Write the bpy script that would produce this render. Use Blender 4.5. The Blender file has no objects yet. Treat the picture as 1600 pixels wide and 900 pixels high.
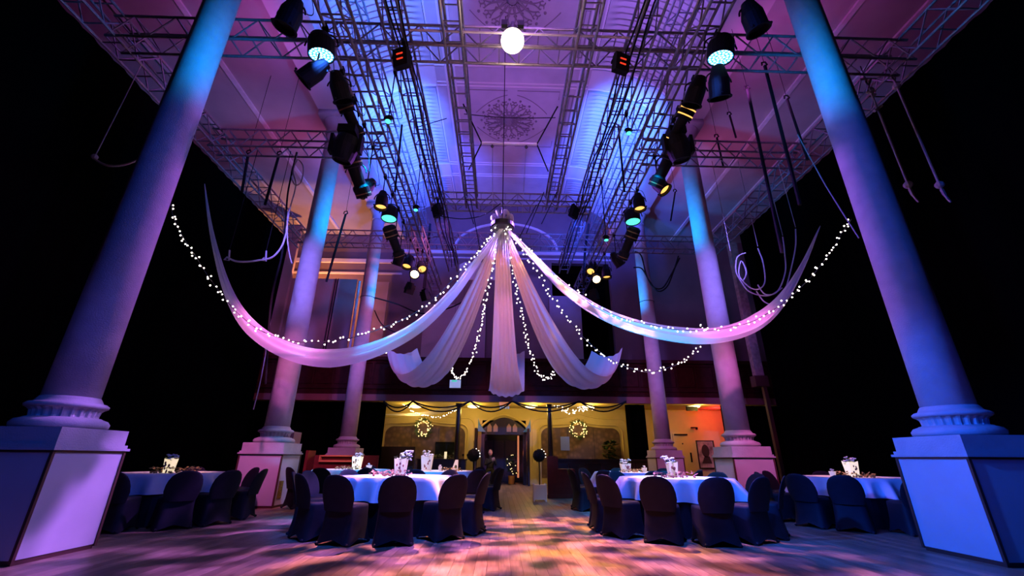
import bpy, math, random
from math import sin, cos, pi, radians
from mathutils import Vector as V, Matrix, Quaternion
random.seed(7)
sc = bpy.context.scene
COL = sc.collection

# ------------------------------------------------------------------ camera
FPX, PITCH, YAW, ROLL = 666.195, .3796, .0252, .0072
CAM = V((-.264, 0, 1.07))
_F = V((sin(YAW)*cos(PITCH), cos(YAW)*cos(PITCH), sin(PITCH)))
_R = V((cos(YAW), -sin(YAW), 0)); _U = _R.cross(_F)
_R, _U = cos(ROLL)*_R + sin(ROLL)*_U, -sin(ROLL)*_R + cos(ROLL)*_U
cd = bpy.data.cameras.new('camera'); cam = bpy.data.objects.new('camera', cd); COL.objects.link(cam)
cd.sensor_width = 36; cd.lens = 36*FPX/1600; cd.clip_end = 200; cd.clip_start = .05
m = Matrix.Identity(4)
for i in range(3):
    m[i][0], m[i][1], m[i][2], m[i][3] = _R[i], _U[i], -_F[i], CAM[i]
cam.matrix_world = m
sc.camera = cam
def at(px, py, X=None, Y=None, Z=None):
    """a point of the room measured off the photograph, at a known depth, width or height"""
    d = _F + _R*((px-800)/FPX) - _U*((py-450)/FPX)
    i, val = (0, X) if X is not None else (1, Y) if Y is not None else (2, Z)
    return CAM + d*((val-CAM[i])/d[i])

# ------------------------------------------------------------------ world, exposure
w = bpy.data.worlds.new('world'); sc.world = w; w.use_nodes = True
w.node_tree.nodes['Background'].inputs[0].default_value = (.02, .012, .03, 1)
w.node_tree.nodes['Background'].inputs[1].default_value = .03
vs = sc.view_settings
vs.view_transform = 'Standard'; vs.look = 'None'; vs.exposure = 0; vs.gamma = 1; vs.use_curve_mapping = False
sc.cycles.max_bounces = 5; sc.cycles.diffuse_bounces = 1; sc.cycles.glossy_bounces = 2
sc.cycles.transmission_bounces = 3; sc.cycles.sample_clamp_indirect = 4; sc.cycles.caustics_reflective = False
sc.cycles.caustics_refractive = False

# ------------------------------------------------------------------ stage lighting and added fill spots
def spot(loc, to, col, power, size=60, blend=.8, r=.12, gobo=None):
    l = bpy.data.lights.new('rig_or_fill_spot', 'SPOT'); o = bpy.data.objects.new('rig_or_fill_spot', l); COL.objects.link(o)
    l.color = col; l.energy = power; l.spot_size = radians(size); l.spot_blend = blend; l.shadow_soft_size = r
    o.location = loc; o.rotation_euler = (V(to)-V(loc)).to_track_quat('-Z', 'Y').to_euler()
    if gobo:
        l.use_nodes = True; nt = l.node_tree; em = nt.nodes['Emission']
        tc = nt.nodes.new('ShaderNodeTexCoord'); n = nt.nodes.new('ShaderNodeTexNoise'); r_ = nt.nodes.new('ShaderNodeValToRGB')
        n.inputs['Scale'].default_value = gobo[0]; n.inputs['Detail'].default_value = gobo[3] if len(gobo) > 3 else 1
        r_.color_ramp.elements[0].position = gobo[1]; r_.color_ramp.elements[1].position = gobo[2]
        nt.links.new(tc.outputs['Normal'], n.inputs['Vector']); nt.links.new(n.outputs[0], r_.inputs[0])
        nt.links.new(r_.outputs[0], em.inputs['Strength'])
    return o
def point(loc, col, power, r=.1):
    l = bpy.data.lights.new('bulb_lamp', 'POINT'); o = bpy.data.objects.new('bulb_lamp', l); COL.objects.link(o)
    l.color = col; l.energy = power; l.shadow_soft_size = r; o.location = loc; return o
CY = (.0, .36, 1); BL = (.015, .10, 1); PU = (.40, .10, .95); PK = (1, .20, .50); WA = (1, .42, .13); VI = (.22, .10, 1); LA = (.62, .42, 1)
# cyan washes on the upper columns, from lamps outside the main trusses
for s in (-1, 1):
    spot((s*3.85, 5.0, 7.2), (s*5.75, 5.74, 7.9), (0, .26, 1), 370, 90, 1, .12)
    spot((s*3.85, 10.5, 7.1), (s*5.75, 11.18, 8.0), (0, .27, 1), 640, 84, 1, .12)
    spot((s*3.85, 16.0, 6.7), (s*5.75, 16.5, 7.8), (0, .27, 1), 640, 74, 1, .12)
    # violet rim from the middle of the hall on the inner sides
    for yc, yl, p in ((5.74, 10.6, 1500), (11.18, 14.5, 420), (16.5, 18.0, 200)):
        spot((s*.6, yl, 7.4), (s*5.75, yc, 4.6), (.46, .10, .85) if s < 0 or yc > 6 else (.34, .09, .9), p*1.3, 46, .9, .2)
    # deep blue on the near shafts from unseen spots added in front
    spot((-s*1.0, 2.2, 6.5), (s*5.9, 5.6, 4.2), BL, 1350 if s > 0 else 700, 60, .9, .2)
    # violet on middle columns, pink on their feet
    spot((s*4.0, 5.0, 7.0), (s*5.75, 11.18, 5.6), (.22, .17, 1), 3600, 26, .9, .15)
    spot((s*4.0, 5.6, 6.6), (s*5.75, 11.3, 1.8), (1, .18, .68), 2400, 34, .9, .15)
    spot((s*1.2, 9.0, 6.8), (s*5.75, 16.4, 3.2), (1, .20, .7), 1100, 36, .9, .15)
# blue front wash from unseen spots added ahead of tables and pedestals
spot((-1.5, 4.55, 3.6), (5.25, 5.9, .7), (.01, .11, 1), 3700, 40, .8, .12)
spot((1.0, .8, 3.2), (5.9, 6.0, 1.2), (0, .05, 1), 500, 36, .9, .12)
spot((-1.2, .3, 3.0), (-5.9, 5.4, .6), BL, 330, 50, .7, .15)
spot((-1.9, 5.0, 7.7), (-1.9, 8.3, .6), (.03, .12, 1), 3300, 36, .7, .12)
spot((-1.0, 1.8, 7.6), (-1.9, 7.4, .5), (.005, .13, 1), 1500, 28, .7, .12)
spot((2.6, 5.0, 7.7), (2.8, 8.3, .6), (.03, .12, 1), 3300, 36, .7, .12)
spot((.8, 1.8, 7.6), (3.0, 7.4, .5), (.005, .13, 1), 1500, 30, .7, .12)
# lavender on the near left pedestal
spot((2.6, 6.2, 7.2), (-5.25, 5.85, .55), (.40, .26, 1), 1250, 17, .8, .1)
# warm slashes on the middle pedestals
spot((-2.2, 14.5, 7.4), (-5.2, 11.1, .6), (1, .40, .25), 900, 18, .6, .1)
spot((2.2, 14.5, 7.4), (5.2, 11.1, .9), (1, .40, .25), 700, 16, .6, .1)
# nave ceiling up-lights
spot((0, 4.5, 9.3), (0, 10, 13.6), (.44, .16, .90), 1400, 130, .9, .3)
spot((0, 12.5, 9.3), (0, 13.5, 13.6), (.44, .14, .90), 420, 130, .9, .3)
for s in (-1, 1):
    spot((s*1.4, 9.0, 9.2), (s*4.6, 13.4, 12.6), (.04, .15, 1), 15000, 50, .8, .2)
    spot((s*1.8, 12.6, 9.2), (s*3.8, 17.0, 12.6), (.04, .09, 1), 3500, 80, .8, .2)
    spot((s*2.0, 4.0, 9.3), (s*3.9, 7.5, 12.6), (.03, .18, 1) if s < 0 else (.3, .16, 1), 1500 if s > 0 else 6000, 58, .8, .2)
    spot((s*5.4, 7.5, 9.2), (s*9, 8.5, 11.4), (.62, .09, .68), 250, 140, .9, .3)
    spot((s*6.2, 12.5, 9.2), (s*8.5, 13.2, 11.4), (.8, .12, .5), 150, 140, .9, .3)
spot((2.2, 12, 8.0), (2.6, 19.4, 10.5), (.03, .08, 1), 1600, 60, .8)
spot((-2.2, 12, 8.0), (-1.5, 19.4, 8.5), (.4, .09, .7), 500, 80, .8)
spot((-1.5, 12, 8.0), (-9, 18, 6.5), (.9, .18, .6), 1100, 60, .8)
spot((3, 12, 8.0), (8, 19.4, 7), (.5, .10, .3), 130, 60, .8)
# warm lamp hung behind the tall screen on the balcony, cut off by its top edge
point((-8.9, 18.7, 7.7), (1, .36, .12), 650, .05)
# dance floor: warm, pink and violet patches, all thrown from the rear lamps
spot((1.0, 10.0, 7.8), (.3, 7.2, 0), (1, .42, .14), 13000, 40, .8, .06, (14, .48, .62, 4))
spot((-2.9, 10.0, 7.4), (-.4, 6.6, 0), (1, .32, .40), 14000, 42, .8, .06, (18, .47, .60, 4))
spot((2.6, 9.8, 7.4), (1.0, 6.4, 0), (.9, .30, .60), 9000, 50, .8, .08, (18, .48, .64, 3))
spot((1.5, 9.6, 7.4), (-3.2, 6.2, 0), (.46, .17, 1), 10000, 46, .8, .08, (16, .45, .60, 3))
spot((-1.5, 9.6, 7.4), (4.4, 6.2, 0), (.26, .13, 1), 7500, 46, .8, .08, (16, .45, .60, 3))
spot((0, 9, 7.9), (0, 13.0, 0), (1, .25, .12), 700, 50, .8, .12)
# tight specials on the table tops
for tx, ty, c, p in ((-1.98, 7.85, (1, .72, 1), 7000), (2.75, 7.9, (1, .72, 1), 7000), (-1.7, 10.9, (1, .55, .6), 5000), (2.95, 10.9, (1, .55, .6), 5000),
                     (-3.95, 11.7, (.8, .5, 1), 3000), (-6.35, 8.8, (1, .40, .38), 2400), (6.5, 8.8, (1, .40, .38), 2400)):
    spot({-1.98: (-1.7, 6.5, 7.6), 2.75: (2.5, 6.5, 7.6), -1.7: (-2.9, 9.7, 7.6), 2.95: (4.1, 9.7, 7.6), -3.95: (-4.9, 12.9, 7.6)}.get(tx, (tx*.85, ty+1.6, 7.6)), (tx, ty, .8), c, p, 13, .5, .06)
# drapes, with unseen front spots added, and added faint rose fill over the rig
spot((0, 0, 5.5), (0, 9, 8.4), (1, .42, .62), 420, 80, .9, .2)
spot((-3.2, 4.5, 7.0), (-1.6, 11, 4.2), (.03, .16, 1), 3200, 30, .8, .1)
spot((3.2, 4.5, 7.0), (1.4, 11, 4.2), (.03, .16, 1), 3200, 30, .8, .1)
spot((-.2, 4, 2.6), (-.2, 13, 4.0), (.3, .2, 1), 200, 50, .9, .1)
spot((-.25, 3.0, 5.5), (-.15, 12, 4.0), (1, .26, .62), 2300, 11.5, .5, .1)
spot((-2.9, 7.0, 7.6), (-3.2, 9.0, 3.8), (.0, .36, 1), 3800, 40, .9, .1)
spot((2.9, 7.0, 7.6), (3.1, 9.0, 3.8), (.0, .36, 1), 3800, 40, .9, .1)
spot((-1.5, 3.5, 3.2), (-4.2, 9.0, 3.8), (.55, .12, 1), 900, 38, .9, .1)
spot((1.5, 3.5, 3.2), (4.2, 9.0, 3.8), (.55, .12, 1), 900, 38, .9, .1)
spot((-4.4, 14.5, 7.6), (-4.4, 17.3, 4.6), (.01, .22, 1), 500, 50, .8, .1)
spot((4.4, 14.5, 7.6), (4.2, 17.3, 4.6), (.01, .22, 1), 500, 50, .8, .1)
# the foyer below the balcony
for px in (650, 740, 830, 918, 1083):
    p_ = at(px, 632, Z=3.25); point((p_.x, p_.y-.7, 2.9), (1, .66, .14), 44, .1)
point((9.3, 19.2, 2.9), (1, .02, .04), 40, .08)
point((.55, 21.2, 1.3), (1, .20, .05), 2.0, .1)
spot((1.6, 9.8, 7.4), (.85, 12.8, .2), (1, .5, .5), 500, 8, .6, .05)  # unseen spot added to brighten the white planter

# ------------------------------------------------------------------ materials
def mat(name, col, rough=.6, metal=0, noise=0, nscale=8, bump=0, bscale=40, emit=None, es=1, transl=0, sheen=0, col2=None, spec=.5):
    m = bpy.data.materials.new(name); m.use_nodes = True; nt = m.node_tree; b = nt.nodes['Principled BSDF']
    b.inputs['Base Color'].default_value = (*col, 1); b.inputs['Roughness'].default_value = rough; b.inputs['Metallic'].default_value = metal
    b.inputs['Specular IOR Level'].default_value = spec
    if sheen: b.inputs['Sheen Weight'].default_value = sheen
    tc = nt.nodes.new('ShaderNodeTexCoord')
    if noise:
        n = nt.nodes.new('ShaderNodeTexNoise'); n.inputs['Scale'].default_value = nscale; n.inputs['Detail'].default_value = 5
        r = nt.nodes.new('ShaderNodeValToRGB'); r.color_ramp.elements[0].position = .3; r.color_ramp.elements[1].position = .7
        c2 = col2 or tuple(c*(1-noise) for c in col)
        r.color_ramp.elements[0].color = (*c2, 1); r.color_ramp.elements[1].color = (*col, 1)
        nt.links.new(tc.outputs['Object'], n.inputs['Vector']); nt.links.new(n.outputs[0], r.inputs[0]); nt.links.new(r.outputs[0], b.inputs['Base Color'])
    if bump:
        n = nt.nodes.new('ShaderNodeTexNoise'); n.inputs['Scale'].default_value = bscale; n.inputs['Detail'].default_value = 4
        bp = nt.nodes.new('ShaderNodeBump'); bp.inputs['Strength'].default_value = bump; bp.inputs['Distance'].default_value = .02
        nt.links.new(tc.outputs['Object'], n.inputs['Vector']); nt.links.new(n.outputs[0], bp.inputs['Height']); nt.links.new(bp.outputs[0], b.inputs['Normal'])
    if emit:
        b.inputs['Emission Color'].default_value = (*emit, 1); b.inputs['Emission Strength'].default_value = es
        m.cycles.emission_sampling = 'NONE'
    if transl:
        t = nt.nodes.new('ShaderNodeBsdfTranslucent'); t.inputs[0].default_value = (*col, 1)
        mx = nt.nodes.new('ShaderNodeMixShader'); mx.inputs[0].default_value = transl
        nt.links.new(b.outputs[0], mx.inputs[1]); nt.links.new(t.outputs[0], mx.inputs[2]); nt.links.new(mx.outputs[0], nt.nodes['Material Output'].inputs[0])
    return m
M = dict(
    stone=mat('painted_stone', (.44, .41, .42), .75, noise=.16, nscale=5, bump=.25, bscale=60),
    panel=mat('pale_panel', (.50, .48, .49), .6, noise=.10, nscale=2.5),
    edge=mat('dark_red_wood', (.07, .022, .018), .5),
    ceil=mat('aisle_plaster', (.42, .36, .37), .85, noise=.15, nscale=1.2),
    rib=mat('pale_batten', (.72, .66, .70), .7, noise=.2, nscale=4),
    nave=mat('nave_plaster', (.46, .42, .45), .8, noise=.18, nscale=1.5, bump=.15, bscale=12),
    orn=mat('ornament_plaster', (.20, .17, .18), .85),
    trimc=mat('moulding_plaster', (.60, .54, .55), .8),
    alu=mat('aluminium', (.28, .26, .28), .42, .6, noise=.3, nscale=14),
    alud=mat('dark_steel', (.05, .045, .055), .45, .6),
    black=mat('black_housing', (.006, .006, .007), .6, spec=.15),
    rubber=mat('black_cable', (.006, .006, .008), .7, spec=.2),
    drape=mat('black_drape_cloth', (.0012, .0012, .0012), 1, spec=0),
    cover=mat('black_stretch_cover', (.012, .012, .020), .6, noise=.3, nscale=10, spec=.22),
    linen=mat('white_linen', (.80, .78, .80), .8, transl=.15),
    voile=mat('white_voile', (.80, .76, .80), .7, transl=.42),
    rope=mat('pale_rope', (.55, .50, .52), .8, noise=.3, nscale=60),
    wallu=mat('upper_wall_paint', (.20, .13, .14), .85, noise=.25, nscale=.9),
    wallp=mat('pale_screen_panel', (.34, .25, .28), .8, noise=.12, nscale=2),
    balc=mat('dark_red_panelling', (.045, .009, .008), .75, noise=.4, nscale=6, spec=.08),
    mould=mat('pink_moulding', (.20, .07, .07), .6),
    yellow=mat('cream_foyer_wall', (.74, .57, .21), .75, noise=.12, nscale=2),
    damask=mat('brown_damask', (.11, .075, .045), .7),
    darkwood=mat('dark_wood', (.016, .007, .005), .4, noise=.3, nscale=12),
    redwood=mat('red_wood', (.17, .02, .016), .45, noise=.3, nscale=8),
    white=mat('white_paint', (.78, .76, .75), .5),
    bag=mat('added_glow_white_paper', (.85, .80, .80), .7, transl=.3, emit=(1, .70, .62), es=.42),  # warm glow added to brighten the bags, pots and card
    candle=mat('lit_paper_lantern', (.85, .80, .70), .7, emit=(1, .78, .45), es=.9),
    petal=mat('white_petals', (.92, .86, .88), .6, transl=.25),
    leaf=mat('green_leaves', (.05, .10, .03), .6, noise=.4, nscale=9),
    gold=mat('dried_gold_leaves', (.38, .22, .07), .6, noise=.4, nscale=9),
    berry=mat('dark_berry_petals', (.22, .06, .09), .6, noise=.4, nscale=9),
    topi=mat('topiary_leaves', (.012, .018, .010), .8, noise=.5, nscale=30, bump=.8, bscale=60),
    skin=mat('skin', (.55, .30, .22), .6), hair=mat('dark_hair', (.02, .012, .01), .7), cloth=mat('black_clothes', (.01, .01, .012), .8),
    bulb=mat('fairy_bulb', (1, .9, .8), .4, emit=(1, .86, .74), es=9),
    bulbw=mat('warm_fairy_bulb', (1, .85, .6), .4, emit=(1, .66, .24), es=2.2),
    wire=mat('fairy_wire', (.05, .035, .05), .6),
    globe=mat('lit_globe_glass', (1, .9, .8), .3, emit=(1, .80, .66), es=5),
    led=mat('led_dot', (.6, 1, .9), .4, emit=(.55, 1, .85), es=2.6),
    ledb=mat('led_glow', (.0, .2, .8), .4, emit=(.02, .36, 1), es=1.8),
    ledg=mat('green_led_lens', (.2, .9, .8), .4, emit=(.10, .85, .62), es=1.3),
    amber=mat('amber_gel_lens', (1, .6, .2), .4, emit=(1, .50, .10), es=1.7),
    hot=mat('bright_lamp_lens', (1, .8, .5), .4, emit=(1, .66, .28), es=22),
    redled=mat('red_display', (.8, .05, .02), .4, emit=(1, .06, .02), es=.8),
    oval=mat('ceiling_lamp_glass', (1, .85, .5), .4, emit=(1, .80, .36), es=5),
    exitg=mat('exit_sign_green', (.1, .8, .4), .4, emit=(.1, .9, .5), es=.6),
    exitw=mat('exit_sign_white', (.6, .7, .75), .4, emit=(.35, .42, .55), es=.5),
    orange=mat('orange_lit_sign', (.8, .3, .15), .5, emit=(1, .32, .14), es=.6),
    paper=mat('blue_paper', (.14, .20, .75), .7),
    art=mat('picture_print', (.55, .45, .42), .5, noise=.9, nscale=3.0),
    socket=mat('yellow_black_label', (.35, .28, .03), .6, noise=.9, nscale=30),
    glass=mat('dark_glass', (.01, .012, .014), .08),
)
def wood_mat():
    m = bpy.data.materials.new('oak_floor'); m.use_nodes = True; nt = m.node_tree; b = nt.nodes['Principled BSDF']; L = nt.links.new
    tc = nt.nodes.new('ShaderNodeTexCoord'); mp = nt.nodes.new('ShaderNodeMapping'); mp.inputs['Scale'].default_value = (14, 1.2, 1)
    geo = nt.nodes.new('ShaderNodeNewGeometry')
    n = nt.nodes.new('ShaderNodeTexNoise'); n.inputs['Scale'].default_value = 3; n.inputs['Detail'].default_value = 6
    r = nt.nodes.new('ShaderNodeValToRGB'); r.color_ramp.elements[0].color = (.17, .10, .065, 1); r.color_ramp.elements[1].color = (.42, .28, .19, 1)
    r.color_ramp.elements[0].position = .25; r.color_ramp.elements[1].position = .75
    mul = nt.nodes.new('ShaderNodeMix'); mul.data_type = 'RGBA'; mul.blend_type = 'MULTIPLY'; mul.inputs[0].default_value = 1
    mr = nt.nodes.new('ShaderNodeMapRange'); mr.inputs[3].default_value = .55; mr.inputs[4].default_value = 1.15
    L(geo.outputs['Random Per Island'], mr.inputs[0])
    L(geo.outputs['Position'], mp.inputs[0]); L(mp.outputs[0], n.inputs['Vector']); L(n.outputs[0], r.inputs[0])
    oi = nt.nodes.new('ShaderNodeObjectInfo'); ad = nt.nodes.new('ShaderNodeMath'); ad.operation = 'ADD'
    fr = nt.nodes.new('ShaderNodeMath'); fr.operation = 'FRACT'
    L(geo.outputs['Random Per Island'], ad.inputs[0]); L(oi.outputs['Random'], ad.inputs[1]); L(ad.outputs[0], fr.inputs[0]); L(fr.outputs[0], mr.inputs[0])
    L(r.outputs[0], mul.inputs[6]); L(mr.outputs[0], mul.inputs[7]); L(mul.outputs[2], b.inputs['Base Color'])
    b.inputs['Roughness'].default_value = .42
    rr = nt.nodes.new('ShaderNodeMapRange'); rr.inputs[3].default_value = .28; rr.inputs[4].default_value = .55
    L(n.outputs[0], rr.inputs[0]); L(rr.outputs[0], b.inputs['Roughness'])
    return m
M['oak'] = wood_mat()
def damask_fix():
    nt = M['damask'].node_tree; b = nt.nodes['Principled BSDF']
    tc = nt.nodes.new('ShaderNodeTexCoord'); v = nt.nodes.new('ShaderNodeTexVoronoi'); v.inputs['Scale'].default_value = 5
    r = nt.nodes.new('ShaderNodeValToRGB'); r.color_ramp.elements[0].color = (.20, .11, .07, 1); r.color_ramp.elements[1].color = (.09, .05, .035, 1); r.color_ramp.elements[1].position = .6
    nt.links.new(tc.outputs['Object'], v.inputs['Vector']); nt.links.new(v.outputs[0], r.inputs[0]); nt.links.new(r.outputs[0], b.inputs['Base Color'])
damask_fix()

# ------------------------------------------------------------------ mesh helpers
class MB:
    def __init__(s): s.v = []; s.f = []
    def add(s, vs, fs):
        o = len(s.v); s.v += [tuple(x) for x in vs]; s.f += [tuple(i+o for i in f) for f in fs]; return s
    def box(s, a, b):
        x0, y0, z0 = a; x1, y1, z1 = b
        return s.add([(x0,y0,z0),(x1,y0,z0),(x1,y1,z0),(x0,y1,z0),(x0,y0,z1),(x1,y0,z1),(x1,y1,z1),(x0,y1,z1)],
                     [(0,3,2,1),(4,5,6,7),(0,1,5,4),(1,2,6,5),(2,3,7,6),(3,0,4,7)])
    def cbox(s, c, d): return s.box([c[i]-d[i]/2 for i in range(3)], [c[i]+d[i]/2 for i in range(3)])
    def tube(s, pts, r, n=6, closed=False):
        pts = [V(p) for p in pts]; rs = r if isinstance(r, (list, tuple)) else [r]*len(pts)
        N = len(pts); vs = []; prev = None
        for i, p in enumerate(pts):
            t = ((pts[(i+1) % N]-pts[i-1]) if closed else (pts[min(i+1, N-1)]-pts[max(i-1, 0)]))
            t = t.normalized() if t.length > 1e-9 else V((0, 0, 1))
            if prev is None: a = t.orthogonal().normalized()
            else:
                a = prev - t*prev.dot(t); a = a.normalized() if a.length > 1e-6 else t.orthogonal().normalized()
            prev = a; b = t.cross(a)
            for k in range(n): vs.append(p + (a*cos(2*pi*k/n)+b*sin(2*pi*k/n))*rs[i])
        fs = []
        for i in range(N if closed else N-1):
            j = (i+1) % N
            for k in range(n): fs.append((i*n+k, i*n+(k+1) % n, j*n+(k+1) % n, j*n+k))
        if not closed: fs += [tuple(range(n))[::-1], tuple((N-1)*n+k for k in range(n))]
        return s.add(vs, fs)
    def lathe(s, prof, n=24, c=(0, 0, 0), fn=None, cap=True):
        vs = []; 
        for (r, z) in prof:
            for k in range(n):
                a = 2*pi*k/n; rr = r if fn is None else fn(r, z, k)
                vs.append((c[0]+rr*cos(a), c[1]+rr*sin(a), c[2]+z))
        fs = [(i*n+k, i*n+(k+1) % n, (i+1)*n+(k+1) % n, (i+1)*n+k) for i in range(len(prof)-1) for k in range(n)]
        if cap: fs += [tuple(range(n))[::-1], tuple((len(prof)-1)*n+k for k in range(n))]
        return s.add(vs, fs)
    def ball(s, c, r, n=8, k=6, sq=(1, 1, 1)):
        vs = [(c[0], c[1], c[2]-r*sq[2])]
        for i in range(1, k):
            t = pi*i/k
            for j in range(n): vs.append((c[0]+r*sq[0]*sin(t)*cos(2*pi*j/n), c[1]+r*sq[1]*sin(t)*sin(2*pi*j/n), c[2]-r*sq[2]*cos(t)))
        vs.append((c[0], c[1], c[2]+r*sq[2])); L = len(vs)-1
        fs = [(0, 1+(j+1) % n, 1+j) for j in range(n)]
        for i in range(k-2):
            for j in range(n): fs.append((1+i*n+j, 1+i*n+(j+1) % n, 1+(i+1)*n+(j+1) % n, 1+(i+1)*n+j))
        fs += [(L, 1+(k-2)*n+j, 1+(k-2)*n+(j+1) % n) for j in range(n)]
        return s.add(vs, fs)
    def grid(s, P):
        nr, nc = len(P), len(P[0])
        return s.add([p for r in P for p in r], [(i*nc+j, i*nc+j+1, (i+1)*nc+j+1, (i+1)*nc+j) for i in range(nr-1) for j in range(nc-1)])
    def poly(s, outline, thick, ax):
        """extruded outline, ax = extrusion vector"""
        n = len(outline); e = V(ax)*thick; a = [V(p) for p in outline]
        return s.add(a+[p+e for p in a], [tuple(range(n))[::-1], tuple(range(n, 2*n))]+[(i, (i+1) % n, n+(i+1) % n, n+i) for i in range(n)])
    def mesh(s, name, mt, smooth=False):
        me = bpy.data.meshes.new(name); me.from_pydata(s.v, [], s.f); me.materials.append(mt)
        if smooth:
            for p in me.polygons: p.use_smooth = True
        me.validate(); return me
def link(name, me, parent=None, loc=None, rot=None):
    o = bpy.data.objects.new(name, me); COL.objects.link(o)
    if parent: o.parent = parent
    if loc is not None: o.location = loc
    if rot is not None:
        if isinstance(rot, Quaternion): o.rotation_mode = 'QUATERNION'; o.rotation_quaternion = rot
        else: o.rotation_euler = rot
    return o
def build(name, mb, mt, parent=None, loc=None, rot=None, smooth=False, kind=None):
    o = link(name, mb.mesh(name, M[mt] if isinstance(mt, str) else mt, smooth), parent, loc, rot)
    if kind: o['kind'] = kind
    return o
def struct(name, mb, mt, smooth=False): return build(name, mb, mt, smooth=smooth, kind='structure')
def tag(o, label, cat, group=None):
    o['label'] = label; o['category'] = cat
    if group: o['group'] = group
    return o
def thing(name, label, cat, loc=(0, 0, 0), rz=0, group=None):
    o = bpy.data.objects.new(name, None); COL.objects.link(o); o.location = loc; o.rotation_euler = (0, 0, rz)
    return tag(o, label, cat, group)
def copy_tree(o, parent=None):
    c = o.copy(); COL.objects.link(c); c.parent = parent
    for ch in list(o.children): copy_tree(ch, c)
    return c
def spline(pts, n=12):
    pts = [V(p) for p in pts]; out = []
    for i in range(len(pts)-1):
        p0, p1, p2, p3 = pts[max(i-1, 0)], pts[i], pts[i+1], pts[min(i+2, len(pts)-1)]
        for k in range(n):
            t = k/n
            out.append(.5*((2*p1)+(p2-p0)*t+(2*p0-5*p1+4*p2-p3)*t*t+(3*p1-p0-3*p2+p3)*t**3))
    out.append(pts[-1]); return out

# ------------------------------------------------------------------ room shell
XD, YB, ZA, ZN = 8.2, 19.4, 11.4, 13.6          # drape line, upper back wall, aisle ceiling, nave ceiling
fl = struct('floor', MB().box((-13, -3, -.2), (13, 24.5, -.012)), 'darkwood')
PWD, PLN = .125, 2.3
def plank_mb(w_, l_): return MB().add([(.0015,.0015,0),(w_-.0015,.0015,0),(w_-.0015,l_-.0015,0),(.0015,l_-.0015,0),(0,0,-.011),(w_,0,-.011),(w_,l_,-.011),(0,l_,-.011)],
                                      [(0,1,2,3),(0,4,5,1),(1,5,6,2),(2,6,7,3),(3,7,4,0)])
pl_me = plank_mb(PWD, PLN).mesh('plank', M['oak'])
rest = MB(); count = 0
cells = []
for i in range(-66, 66):
    off = (i*37 % 23)/10.0
    for j in range(-2, 10):
        x, y = i*PWD, -1+j*PLN+off-1.2
        if y > YB+.1: continue
        cells.append((x, y))
def near(c):
    x, y = c; yc = y+PLN/2
    return (yc < 5.0) * 100 + (abs(x) > 6.3)*50 + yc + abs(x)*.15
cells.sort(key=near)
for k, (x, y) in enumerate(cells):
    if k < 300: link('plank', pl_me, fl, (x, y, 0))
    else:
        o_ = len(rest.v); p = plank_mb(PWD, PLN); rest.add([(a+x, b+y, c) for a, b, c in p.v], p.f)
build('planks_beyond', rest, 'oak', fl, kind='stuff')

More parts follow.
